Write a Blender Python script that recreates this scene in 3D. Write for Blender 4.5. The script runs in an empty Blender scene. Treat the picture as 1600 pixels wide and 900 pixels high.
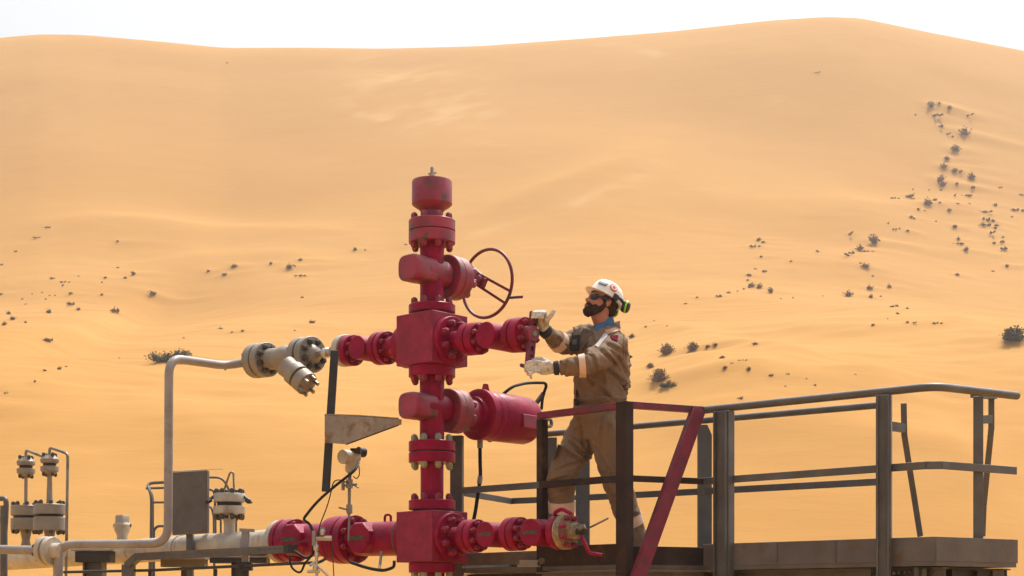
import bpy, bmesh, math, random
import numpy as np
from mathutils import Vector, Matrix, Quaternion, noise
R = math.radians
random.seed(7)
scene = bpy.context.scene
COL = scene.collection

# ------------------------------------------------------------------ camera, sky, sun, exposure
EYE = 1.6                      # camera height above the sand (m)
FP = 2400.0                    # focal length in pixels of a 1600 px wide picture
HZ = 950.0                     # picture row of the eye level
cam_d = bpy.data.cameras.new("camera")
cam = bpy.data.objects.new("camera", cam_d); COL.objects.link(cam)
cam.location = (0, 0, EYE); cam.rotation_euler = (R(90), 0, 0)
cam_d.sensor_width = 36.0; cam_d.lens = FP / 1600 * 36.0
cam_d.shift_y = (HZ - 450) / 1600
cam_d.clip_start = 0.1; cam_d.clip_end = 6000
scene.camera = cam

SUN_EL = R(64); SX, SY = 0.55, 0.835         # towards the sun on the ground: to the right and behind the dune
world = bpy.data.worlds.new("World"); scene.world = world
world.use_nodes = True
wn = world.node_tree; wn.nodes.clear()
sky = wn.nodes.new("ShaderNodeTexSky"); sky.sky_type = 'NISHITA'
sky.sun_disc = False; sky.sun_elevation = SUN_EL; sky.sun_rotation = math.atan2(SX, SY)
sky.altitude = 100; sky.air_density = 1.6; sky.dust_density = 7.0; sky.ozone_density = 0.6
hsv = wn.nodes.new("ShaderNodeHueSaturation"); hsv.inputs["Saturation"].default_value = 0.3
bgn = wn.nodes.new("ShaderNodeBackground"); bgn.inputs["Strength"].default_value = 0.15
wo = wn.nodes.new("ShaderNodeOutputWorld")
wn.links.new(sky.outputs[0], hsv.inputs["Color"]); wn.links.new(hsv.outputs[0], bgn.inputs["Color"])
wn.links.new(bgn.outputs[0], wo.inputs["Surface"])
sd = bpy.data.lights.new("sun", 'SUN'); sd.energy = 4.0; sd.angle = R(0.6); sd.color = (1.0, 0.94, 0.85)
sun = bpy.data.objects.new("sun", sd); COL.objects.link(sun)
sv = Vector((SX * math.cos(SUN_EL), SY * math.cos(SUN_EL), math.sin(SUN_EL)))
sun.rotation_euler = sv.to_track_quat('Z', 'Y').to_euler(); sun.location = (0, 0, 200)
scene.render.engine = 'CYCLES'
vs = scene.view_settings
vs.view_transform = 'Standard'; vs.look = 'None'; vs.exposure = 0.36; vs.gamma = 1.0; vs.use_curve_mapping = False

# ------------------------------------------------------------------ measuring helpers
def W(px, py, d):
    return Vector(((px - 800) * d / FP, d, EYE + (HZ - py) * d / FP))
def on_line(S, E, px):
    D = E - S; q = (px - 800) / FP
    lam = (q * S.y - S.x) / (D.x - q * D.y)
    return S + D * lam
def ground_pt(px, py, z):                     # point at height z above the eye seen at px,py
    d = z * FP / (HZ - py); return Vector(((px - 800) * d / FP, d, EYE + z))

# ------------------------------------------------------------------ mesh helpers
def frame(axis):
    a = axis.normalized()
    up = Vector((0, 0, 1)) if abs(a.z) < 0.95 else Vector((1, 0, 0))
    s = up.cross(a).normalized(); u = a.cross(s).normalized()
    return a, s, u
def lathe(bm, p, axis, prof, seg=36, rot=0.0, ys=1.0):
    a, s, u = frame(axis); rings = []
    for t, r in prof:
        rg = []
        for i in range(seg):
            an = rot + 2 * math.pi * i / seg
            rg.append(bm.verts.new(p + a * t + (s * math.cos(an) * ys + u * math.sin(an)) * max(r, 1e-4)))
        rings.append(rg)
    for k in range(len(rings) - 1):
        A, B = rings[k], rings[k + 1]
        for i in range(seg):
            j = (i + 1) % seg
            bm.faces.new((A[i], A[j], B[j], B[i]))
    bm.faces.new(list(reversed(rings[0]))); bm.faces.new(rings[-1])
def cyl(bm, p0, p1, r0, r1=None, seg=24, ch=0.0):
    r1 = r0 if r1 is None else r1
    L = (p1 - p0).length
    pr = [(0, r0), (L, r1)] if ch <= 0 else [(0, r0 - ch), (ch, r0), (L - ch, r1), (L, r1 - ch)]
    lathe(bm, p0, p1 - p0, pr, seg)
def fillet(pts, rad, n=7):
    out = [pts[0]]
    for i in range(1, len(pts) - 1):
        a, b, c = pts[i - 1], pts[i], pts[i + 1]
        r = min(rad, (b - a).length * 0.48, (c - b).length * 0.48)
        p = b + (a - b).normalized() * r; q = b + (c - b).normalized() * r
        for k in range(n + 1):
            t = k / n
            out.append(p * (1 - t) ** 2 + b * 2 * t * (1 - t) + q * t * t)
    out.append(pts[-1]); return out
def sweep(bm, pts, rad, seg=12):
    """round tube; rad is a number or a list of (ra, rb) per point"""
    n = len(pts); rings = []
    prev = None
    for i, p in enumerate(pts):
        T = (pts[min(i + 1, n - 1)] - pts[max(i - 1, 0)]).normalized()
        if prev is None:
            _, s, u = frame(T)
        else:
            s = (prev - T * prev.dot(T)).normalized(); u = T.cross(s)
        prev = s
        r = rad[i] if isinstance(rad, (list, tuple)) else rad
        rings.append([bm.verts.new(p + (s * math.cos(2 * math.pi * k / seg) + u * math.sin(2 * math.pi * k / seg)) * r) for k in range(seg)])
    for k in range(n - 1):
        A, B = rings[k], rings[k + 1]
        for i in range(seg):
            j = (i + 1) % seg
            bm.faces.new((A[i], A[j], B[j], B[i]))
    bm.faces.new(list(reversed(rings[0]))); bm.faces.new(rings[-1])
def box(bm, c, h, X=None, Y=None, Z=None):
    X = X or Vector((1, 0, 0)); Y = Y or Vector((0, 1, 0)); Z = Z or Vector((0, 0, 1))
    v = [bm.verts.new(c + X * (sx * h[0]) + Y * (sy * h[1]) + Z * (sz * h[2])) for sx in (-1, 1) for sy in (-1, 1) for sz in (-1, 1)]
    for f in ((0, 1, 3, 2), (4, 6, 7, 5), (0, 4, 5, 1), (2, 3, 7, 6), (0, 2, 6, 4), (1, 5, 7, 3)):
        bm.faces.new([v[i] for i in f])
def bar(bm, p0, p1, w, h, up=None):
    """box bar from p0 to p1, w across, h along up"""
    a = (p1 - p0); L = a.length; a.normalize()
    up = up or (Vector((0, 0, 1)) if abs(a.z) < 0.9 else Vector((0, -1, 0)))
    s = a.cross(up).normalized(); u = s.cross(a).normalized()
    box(bm, (p0 + p1) / 2, (L / 2, w / 2, h / 2), a, s, u)
def prism(bm, pts, th):
    """flat outline (3D points, planar) given thickness vector th"""
    a = [bm.verts.new(p) for p in pts]; b = [bm.verts.new(p + th) for p in pts]
    bm.faces.new(a); bm.faces.new(list(reversed(b)))
    n = len(pts)
    for i in range(n):
        j = (i + 1) % n; bm.faces.new((a[j], a[i], b[i], b[j]))
def ellipsoid(bm, c, rad, M=None, su=20, sv_=12):
    M = M or Matrix.Identity(3)
    rings = []
    for j in range(1, sv_):
        th = math.pi * j / sv_
        rings.append([bm.verts.new(c + M @ Vector((rad[0] * math.sin(th) * math.cos(2 * math.pi * i / su), rad[1] * math.sin(th) * math.sin(2 * math.pi * i / su), rad[2] * math.cos(th)))) for i in range(su)])
    top = bm.verts.new(c + M @ Vector((0, 0, rad[2]))); bot = bm.verts.new(c + M @ Vector((0, 0, -rad[2])))
    for i in range(su):
        j = (i + 1) % su
        bm.faces.new((top, rings[0][i], rings[0][j])); bm.faces.new((bot, rings[-1][j], rings[-1][i]))
        for k in range(len(rings) - 1):
            bm.faces.new((rings[k][i], rings[k + 1][i], rings[k + 1][j], rings[k][j]))
def loft(bm, secs, f, l, seg=28):
    """secs: (centre, half-width along l, half-depth along f)"""
    rings = []
    for c, w, dp in secs:
        rings.append([bm.verts.new(c + l * (w * math.cos(2 * math.pi * i / seg)) + f * (dp * math.sin(2 * math.pi * i / seg))) for i in range(seg)])
    for k in range(len(rings) - 1):
        for i in range(seg):
            j = (i + 1) % seg
            bm.faces.new((rings[k][i], rings[k][j], rings[k + 1][j], rings[k + 1][i]))
    bm.faces.new(list(reversed(rings[0]))); bm.faces.new(rings[-1])

def root_origin(o):
    while o.parent: o = o.parent
    return o.location.copy()
def mesh_from(bm, name, mats, ang=38, smooth=True):
    bmesh.ops.recalc_face_normals(bm, faces=bm.faces)
    if smooth:
        for f in bm.faces: f.smooth = True
        for e in bm.edges:
            if len(e.link_faces) == 2 and e.calc_face_angle(0) > R(ang): e.smooth = False
    me = bpy.data.meshes.new(name); bm.to_mesh(me); bm.free()
    for m in (mats if isinstance(mats, (list, tuple)) else [mats]): me.materials.append(m)
    return me
def obj(name, bm, mat, parent=None, bevel=0, smooth=True, ang=38, origin=None):
    o0 = root_origin(parent) if parent else (origin or Vector((0, 0, 0)))
    if o0.length > 0: bmesh.ops.translate(bm, verts=bm.verts, vec=-o0)
    o = bpy.data.objects.new(name, mesh_from(bm, name, mat, ang, smooth)); COL.objects.link(o)
    if parent: o.parent = parent
    elif origin: o.location = origin
    if bevel:
        b = o.modifiers.new("bevel", 'BEVEL'); b.width = bevel; b.segments = 2; b.limit_method = 'ANGLE'; b.angle_limit = R(40)
        b.harden_normals = False
    return o
def fused(name, bm, mat, parent, voxel, smooth=4, fn=None):
    """union of closed shapes grown into one continuous skin"""
    o0 = root_origin(parent)
    bmesh.ops.recalc_face_normals(bm, faces=bm.faces)
    me = bpy.data.meshes.new("tmp"); bm.to_mesh(me); bm.free()
    t = bpy.data.objects.new("tmp", me); COL.objects.link(t)
    m = t.modifiers.new("r", 'REMESH'); m.mode = 'VOXEL'; m.voxel_size = voxel
    if smooth:
        s = t.modifiers.new("s", 'SMOOTH'); s.factor = 0.5; s.iterations = smooth
    dg = bpy.context.evaluated_depsgraph_get(); dg.update()
    out = bpy.data.meshes.new_from_object(t.evaluated_get(dg))
    bpy.data.objects.remove(t); bpy.data.meshes.remove(me)
    if fn:
        for v in out.vertices:
            v.co = v.co + v.normal * fn(v.co.copy(), v.normal)
    for v in out.vertices: v.co -= o0
    for p in out.polygons: p.use_smooth = True
    out.name = name; out.materials.clear(); out.materials.append(mat)
    o = bpy.data.objects.new(name, out); COL.objects.link(o); o.parent = parent
    return o
def thing(name, label, cat, loc, group=None):
    o = bpy.data.objects.new(name, None); COL.objects.link(o); o.location = loc
    o.empty_display_size = 0.1
    o['label'] = label; o['category'] = cat
    if group: o['group'] = group
    return o
def tag(o, label, cat, group=None, kind=None):
    if label: o['label'] = label
    if cat: o['category'] = cat
    if group: o['group'] = group
    if kind: o['kind'] = kind
    return o
def BM(): return bmesh.new()

# ------------------------------------------------------------------ materials
def mat(name, base, rough=0.5, metal=0.0, var=0.25, vscale=6.0, second=None, smin=0.55, smax=0.7, sscale=9.0,
        dust_toplight=None, dust_toplight_amt=0.0, bump=0.15, bscale=60.0, sheen=0.0, spec=0.5, streak=None):
    m = bpy.data.materials.new(name); m.use_nodes = True
    nt = m.node_tree; N = nt.nodes; L = nt.links
    b = N["Principled BSDF"]; b.inputs["Roughness"].default_value = rough; b.inputs["Metallic"].default_value = metal
    b.inputs["Specular IOR Level"].default_value = spec
    tc = N.new("ShaderNodeTexCoord")
    n1 = N.new("ShaderNodeTexNoise"); n1.inputs["Scale"].default_value = vscale; n1.inputs["Detail"].default_value = 6
    L.new(tc.outputs["Object"], n1.inputs["Vector"])
    mr = N.new("ShaderNodeMapRange"); mr.inputs[1].default_value = 0.3; mr.inputs[2].default_value = 0.7
    mr.inputs[3].default_value = 1 - var; mr.inputs[4].default_value = 1 + var
    L.new(n1.outputs["Fac"], mr.inputs[0])
    mx = N.new("ShaderNodeMix"); mx.data_type = 'RGBA'; mx.blend_type = 'MULTIPLY'; mx.inputs[0].default_value = 1
    mx.inputs[6].default_value = (*base, 1); L.new(mr.outputs[0], mx.inputs[7])
    col = mx.outputs[2]
    if second:
        n2 = N.new("ShaderNodeTexNoise"); n2.inputs["Scale"].default_value = sscale; n2.inputs["Detail"].default_value = 9; n2.inputs["Roughness"].default_value = 0.65
        if streak:
            mp = N.new("ShaderNodeMapping"); mp.inputs["Scale"].default_value = streak
            L.new(tc.outputs["Object"], mp.inputs[0]); L.new(mp.outputs[0], n2.inputs["Vector"])
        else: L.new(tc.outputs["Object"], n2.inputs["Vector"])
        r2 = N.new("ShaderNodeMapRange"); r2.inputs[1].default_value = smin; r2.inputs[2].default_value = smax
        L.new(n2.outputs["Fac"], r2.inputs[0])
        m2 = N.new("ShaderNodeMix"); m2.data_type = 'RGBA'; L.new(r2.outputs[0], m2.inputs[0]); L.new(col, m2.inputs[6]); m2.inputs[7].default_value = (*second, 1)
        col = m2.outputs[2]
    if dust_toplight:
        g = N.new("ShaderNodeNewGeometry"); sx = N.new("ShaderNodeSeparateXYZ"); L.new(g.outputs["Normal"], sx.inputs[0])
        n3 = N.new("ShaderNodeTexNoise"); n3.inputs["Scale"].default_value = 14; n3.inputs["Detail"].default_value = 5; L.new(tc.outputs["Object"], n3.inputs["Vector"])
        ad = N.new("ShaderNodeMath"); ad.operation = 'ADD'; L.new(sx.outputs["Z"], ad.inputs[0]); L.new(n3.outputs["Fac"], ad.inputs[1])
        r3 = N.new("ShaderNodeMapRange"); r3.inputs[1].default_value = 0.62; r3.inputs[2].default_value = 1.5
        r3.inputs[3].default_value = dust_toplight_amt * 0.05; r3.inputs[4].default_value = dust_toplight_amt; L.new(ad.outputs[0], r3.inputs[0])
        m3 = N.new("ShaderNodeMix"); m3.data_type = 'RGBA'; L.new(r3.outputs[0], m3.inputs[0]); L.new(col, m3.inputs[6]); m3.inputs[7].default_value = (*dust_toplight, 1)
        col = m3.outputs[2]
    L.new(col, b.inputs["Base Color"])
    if bump:
        n4 = N.new("ShaderNodeTexNoise"); n4.inputs["Scale"].default_value = bscale; n4.inputs["Detail"].default_value = 4; L.new(tc.outputs["Object"], n4.inputs["Vector"])
        bp = N.new("ShaderNodeBump"); bp.inputs["Strength"].default_value = bump; bp.inputs["Distance"].default_value = 0.01
        L.new(n4.outputs["Fac"], bp.inputs["Height"]); L.new(bp.outputs[0], b.inputs["Normal"])
    return m
DUST = (0.42, 0.29, 0.18)
M_red = mat("red_paint", (0.225, 0.0004, 0.034), 0.36, var=0.25, vscale=9, second=(0.07, 0.004, 0.012), smin=0.62, smax=0.72, dust_toplight=(0.5, 0.2, 0.22), dust_toplight_amt=0.22, spec=0.12)  # pink dust on upward faces also paints their sunlit highlight into the colour
M_redblock = mat("dusty_red_block_paint", (0.225, 0.009, 0.044), 0.6, var=0.22, vscale=14, second=(0.12, 0.012, 0.022), smin=0.56, smax=0.7, sscale=22, dust_toplight=DUST, dust_toplight_amt=0.12, spec=0.3, bump=0.3)
M_redold = mat("weathered_red_paint", (0.23, 0.012, 0.048), 0.5, var=0.35, second=(0.07, 0.045, 0.028), smin=0.55, smax=0.60, sscale=13, dust_toplight=(0.42, 0.22, 0.2), dust_toplight_amt=0.45)
M_redrail = mat("rail_red_paint", (0.135, 0.002, 0.024), 0.5, var=0.35, vscale=12, second=(0.05, 0.028, 0.022), smin=0.55, smax=0.66, dust_toplight=DUST, dust_toplight_amt=0.12)
M_cream = mat("cream_grey_paint", (0.41, 0.38, 0.32), 0.5, var=0.25, second=(0.22, 0.16, 0.11), smin=0.56, smax=0.72, streak=(1, 1, .35), dust_toplight=DUST, dust_toplight_amt=0.25)
M_pipe = mat("grey_pipe_paint", (0.25, 0.235, 0.235), 0.45, var=0.2, second=(0.17, 0.12, 0.09), smin=0.56, smax=0.75, dust_toplight=DUST, dust_toplight_amt=0.15)
M_greyc = mat("weathered_cream_grey", (0.215, 0.198, 0.172), 0.5, var=0.18, second=(0.16, 0.11, 0.08), smin=0.56, smax=0.7, dust_toplight=DUST, dust_toplight_amt=0.3)
M_nut = mat("zinc_nuts", (0.22, 0.21, 0.19), 0.45, 0.6, var=0.3, second=(0.14, 0.08, 0.04), smin=0.5, smax=0.65)
M_nutred = mat("red_painted_nuts", (0.20, 0.001, 0.030), 0.45, var=0.3, dust_toplight=DUST, dust_toplight_amt=0.1)
M_nutgreen = mat("greenish_plated_nuts", (0.24, 0.26, 0.19), 0.45, 0.3, var=0.3, second=(0.2, 0.16, 0.08))
M_nutdark = mat("dark_nuts", (0.07, 0.065, 0.06), 0.5, 0.5, var=0.3)
M_steel = mat("grey_structural_steel", (0.088, 0.088, 0.092), 0.5, 0.2, var=0.22, second=(0.10, 0.07, 0.05), smin=0.55, smax=0.72, dust_toplight=DUST, dust_toplight_amt=0.12)
M_brown = mat("brown_rusty_steel", (0.030, 0.018, 0.016), 0.7, 0.0, var=0.4, second=(0.075, 0.040, 0.026), smin=0.55, smax=0.68, spec=0.2, dust_toplight=DUST, dust_toplight_amt=0.08)
M_panel = mat("weathered_grey_plate", (0.10, 0.092, 0.093), 0.65, 0.1, var=0.2, second=(0.10, 0.06, 0.035), smin=0.55, smax=0.68, dust_toplight=DUST, dust_toplight_amt=0.2)
M_dark = mat("dark_steel", (0.022, 0.020, 0.022), 0.6, 0.1, var=0.3, dust_toplight=DUST, dust_toplight_amt=0.06)
M_rust = mat("rusty_grey_bracket", (0.25, 0.22, 0.19), 0.6, 0.2, var=0.25, second=(0.17, 0.11, 0.075), smin=0.5, smax=0.66, sscale=11, dust_toplight=DUST, dust_toplight_amt=0.1)
M_black = mat("black_rubber", (0.010, 0.010, 0.012), 0.65, var=0.2, bump=0, spec=0.25)
M_green = mat("dark_green_gasket", (0.03, 0.07, 0.05), 0.6, var=0.2)
M_plate = mat("dull_green_nameplate", (0.10, 0.10, 0.045), 0.5, 0.3, var=0.5, vscale=60, second=(0.02, 0.02, 0.015), sscale=120, smin=0.45, smax=0.55)
M_stain = mat("grease_stained_flange", (0.26, 0.19, 0.115), 0.6, var=0.5, vscale=25, second=(0.22, 0.06, 0.05), smin=0.56, smax=0.66, sscale=12)
M_stainnut = mat("grease_stained_nuts", (0.30, 0.22, 0.10), 0.5, var=0.4, vscale=40)
M_chrome = mat("bright_steel", (0.5, 0.47, 0.42), 0.3, 0.9, var=0.2)
M_olive = mat("olive_box_paint", (0.14, 0.11, 0.05), 0.6, var=0.2)

# ================================================================== THE SETTING: sand sheet and dune
CREST = [(-1400, 260), (-700, 170), (-300, 95), (0, 60), (60, 54.5), (130, 55.5), (250, 66), (350, 76), (470, 75.5), (600, 77), (750, 73), (900, 62), (1050, 50),
         (1200, 33), (1290, 27), (1345, 29), (1450, 51), (1600, 80), (1900, 150), (2400, 260), (3100, 330)]
PR = [(40, -0.4), (50, -0.3), (57, 0.3), (62, 2.0), (72, 7.4), (82, 12.6), (92, 16.6), (106, 20.3), (124, 24.6), (144, 29.2), (158, 33.2), (174, 40.6), (194, 52.2), (214, 65.4), (232, 78.2), (244, 86.3), (250, 89.4), (254, 90.3),
      (259, 90.0), (270, 86.5), (310, 70), (380, 40), (470, 5), (520, -0.5)]
def smooth_interp(x, tab, win):
    xs = np.array([a for a, _ in tab], float); ys = np.array([b for _, b in tab], float)
    acc = 0
    ks = np.linspace(-1, 1, 15); wts = 1 - np.abs(ks) * 0.9
    for k, w in zip(ks, wts): acc = acc + w * np.interp(x + k * win, xs, ys)
    return acc / wts.sum()
NU, NRR = 1040, 560
us = np.linspace(-0.62, 0.62, NU)
rs = np.concatenate([np.linspace(40, 60, 22, endpoint=False), np.linspace(60, 262, 490, endpoint=False), np.linspace(262, 520, NRR - 512)])
U, RR = np.meshgrid(us, rs, indexing='ij')
tc_ = (HZ - smooth_interp(us * FP + 800, CREST, 26)) / FP
prof = smooth_interp(rs, PR, 4.0)
_rng = np.random.RandomState(3)
def vnoise(x, y, seed):
    rg = np.random.RandomState(seed); G = rg.rand(256, 256)
    xi = np.floor(x).astype(int); yi = np.floor(y).astype(int); fx = x - xi; fy = y - yi
    fx = fx * fx * fx * (fx * (fx * 6 - 15) + 10); fy = fy * fy * fy * (fy * (fy * 6 - 15) + 10)
    a = G[xi % 256, yi % 256]; b = G[(xi + 1) % 256, yi % 256]; c = G[xi % 256, (yi + 1) % 256]; d = G[(xi + 1) % 256, (yi + 1) % 256]
    return (a * (1 - fx) + b * fx) * (1 - fy) + (c * (1 - fx) + d * fx) * fy - 0.5
XX = U * RR; YY = RR
base = np.repeat(prof[None, :], NU, 0)
# the crest wanders nearer and farther and its height follows the skyline
ripple = 1 + 0 * base
Z = base * (tc_[:, None] / 0.3725)
Z = np.where(base < 0, base, Z)
msk = np.clip((RR - 62) / 25, 0, 1) * np.clip((262 - RR) / 25, 0.0, 1)
Z += msk * (3.4 * vnoise(XX / 46 + 11, YY / 40 + 5, 1) + 1.5 * vnoise((XX + YY * 0.6) / 21 + 31, YY / 17 + 9, 2) * np.clip(1.25 - (RR - 80) / 150, 0.25, 1)
            + 0.5 * vnoise((XX * 0.7 + YY) / 8 + 50, (YY - XX * .4) / 9 + 9, 5) * np.clip(1.2 - (RR - 80) / 90, 0.085, 1)
            + 0.2 * vnoise((XX - YY * 1.2) / 3 + 50, (YY + XX * .25) / 1.6 + 9, 6) * np.clip(1.3 - (RR - 80) / 100, 0.15, 1))
TAN = None
def col_lookup(px, py):
    q = (px - 800) / FP; t = (HZ - py) / FP
    i = int(np.clip(np.searchsorted(us, q), 0, NU - 1))
    tt = (Z[i] - EYE) / rs
    k = np.argmax(tt >= t)
    if tt[k] < t: k = int(np.argmax(tt))
    if k == 0: return rs[0]
    f = (t - tt[k - 1]) / max(1e-6, tt[k] - tt[k - 1])
    return rs[k - 1] + float(np.clip(f, 0, 1)) * (rs[k] - rs[k - 1])
# long soft ridges and hollows: polylines in plan, a gentle windward side and a shorter lee side
def ridge(pts, A, w1, w2, fade=0.15):
    global Z
    P = []
    for px, py in pts:
        r = col_lookup(px, py); P.append((((px - 800) / FP) * r, r))
    best = np.full(Z.shape, 1e9); side = np.ones(Z.shape); lamb = np.zeros(Z.shape)
    tot = len(P) - 1
    for i in range(tot):
        ax, ay = P[i]; bx, by = P[i + 1]; dx, dy = bx - ax, by - ay; L2 = dx * dx + dy * dy
        t = np.clip(((XX - ax) * dx + (YY - ay) * dy) / L2, 0, 1)
        ex = XX - (ax + t * dx); ey = YY - (ay + t * dy); d = np.sqrt(ex * ex + ey * ey)
        s = np.sign(dx * ey - dy * ex); m = d < best
        best = np.where(m, d, best); side = np.where(m, s, side); lamb = np.where(m, (i + t) / tot, lamb)
    w = np.where(side > 0, w1, w2)
    env = np.clip(lamb / fade, 0, 1) * np.clip((1 - lamb) / fade, 0, 1); env = env * env * (3 - 2 * env)
    x = best / w
    C_ = A * env * (np.where(x < 1, (1 - x) ** 2 * (1 + 2 * x), 0) if A < 0 else np.exp(-x * 1.6) * (1 + x * 0.6))
    for _ in range(2):                                   # blur away the joints of the polyline
        for ax_, w_ in ((0, 6), (1, 3)):
            acc = np.zeros_like(C_)
            for k in range(-w_, w_ + 1): acc += np.roll(C_, k, ax_)
            C_ = acc / (2 * w_ + 1)
    Z = Z + C_ * 1.4
ridge([(640, 395), (720, 371), (800, 347), (900, 318), (965, 292), (1030, 258), (1090, 222)], 1.5, 4, 11, 0.55)
ridge([(-60, 560), (60, 543), (150, 520), (230, 494), (280, 462), (300, 440)], -0.9, 3, 12, 0.3)
ridge([(985, 505), (1060, 532), (1150, 560), (1240, 578), (1330, 584)], 1.1, 3.5, 9, 0.3)
ridge([(1040, 560), (1120, 592), (1230, 607), (1380, 598), (1500, 610)], 1.0, 2.6, 8, 0.3)
ridge([(1000, 655), (1160, 675), (1320, 690), (1480, 712), (1620, 745)], 0.9, 3, 10, 0.3)
ridge([(-80, 400), (60, 378), (200, 376), (380, 392), (520, 388), (640, 374)], 0.9, 3.5, 11, 0.35)
ridge([(180, 440), (300, 425), (430, 420), (560, 428)], 0.6, 2.2, 7, 0.3)
ridge([(1060, 470), (1150, 452), (1260, 430), (1400, 425), (1540, 430)], 0.5, 4, 10, 0.3)
ridge([(1250, 320), (1360, 350), (1480, 352), (1620, 335)], 0.7, 4, 14, 0.35)
ridge([(1080, 530), (1250, 513), (1400, 515), (1580, 505)], 0.5, 3, 10, 0.3)
ridge([(160, 690), (330, 672), (480, 640), (620, 640)], 0.5, 5, 8, 0.4)
# re-seat the skyline exactly on the crest line
tmax = ((Z[:, 300:] - EYE) / rs[None, 300:]).max(axis=1)
kk = np.ones(25) / 25
ratio = tc_ / tmax
Z = np.where(Z > 0, EYE * 0 + Z * (1 + (ratio[:, None] - 1) * np.clip((RR - 120) / 110, 0, 1)), Z)
# sideways the dune sinks back to the plain
side_f = np.clip((0.62 - np.abs(U)) / 0.10, 0, 1); side_f = side_f * side_f * (3 - 2 * side_f)
Z = Z * side_f - 0.4 * (1 - side_f)

def dune_z(x, y):
    q = x / y
    fi = (q - us[0]) / (us[1] - us[0]); i = int(np.clip(fi, 0, NU - 2)); fi = min(max(fi - i, 0), 1)
    k = int(np.clip(np.searchsorted(rs, y) - 1, 0, len(rs) - 2)); fk = (y - rs[k]) / (rs[k + 1] - rs[k])
    return float((Z[i, k] * (1 - fi) + Z[i + 1, k] * fi) * (1 - fk) + (Z[i, k + 1] * (1 - fi) + Z[i + 1, k + 1] * fi) * fk)

sh = []
def zs(ox, oy, k, lst, reg):
    for e in lst:
        x, y, h = e[0], e[1], e[2] if len(e) > 2 else 1
        v = e[3] if len(e) > 3 else None
        sh.append((ox + x / k, oy + y / k, h, v, reg))
# x, y in an enlarged view; h = height in px of the photograph
zs(1380, 140, 3, [(225, 82, 13), (262, 68, 6), (310, 90, 9, 'd2'), (240, 125, 8, 'f1'), (395, 124, 5, 'f1'), (150, 121, 3), (270, 177, 6, 'f2'), (380, 212, 16, 'd1'), (300, 211, 4, 'f1'), (325, 222, 4),
                  (340, 288, 15, 'd2'), (300, 330, 9, 'd2'), (285, 366, 13, 'd1'), (335, 385, 12, 'd2'), (365, 386, 5, 'f1'), (415, 420, 14, 'd1'), (262, 432, 16, 'd3'), (280, 452, 11, 'd1'), (345, 445, 6), (428, 461, 5, 'f1'),
                  (543, 462, 3, 'f1'), (270, 473, 4), (55, 511, 4, 'f1'), (118, 503, 6, 'f2'), (145, 513, 3), (335, 499, 4, 'f1'), (390, 499, 5, 'f1'), (210, 540, 16, 'd1'), (243, 520, 9, 's1'), (265, 531, 5), (345, 537, 3, 's2'),
                  (405, 538, 3, 's2'), (530, 543, 6, 's2'), (640, 495, 4, 'f1'), (165, 565, 5), (195, 569, 3), (310, 570, 8, 'd2'), (485, 577, 5, 'f2'), (630, 568, 6, 'f1'), (130, 602, 6), (145, 606, 3), (485, 614, 8, 'f2'), (515, 618, 6),
                  (25, 628, 3, 's2'), (250, 620, 3, 's2'), (45, 659, 3, 'f1'), (75, 653, 3), (115, 664, 5), (338, 645, 7, 'd2'), (495, 638, 7, 'f1'), (525, 652, 7, 's1'), (505, 674, 6, 'f1'), (352, 704, 6), (350, 724, 5, 'f1'), (388, 755, 9, 'd2'),
                  (520, 722, 6, 's1'), (560, 694, 3, 's2'), (565, 716, 5, 'f1'), (570, 750, 6, 's2'), (580, 826, 5, 's1'), (347, 868, 5), (515, 853, 3, 's2'), (600, 598, 3, 's2'), (215, 472, 3), (140, 470, 3)], 'R')
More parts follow.
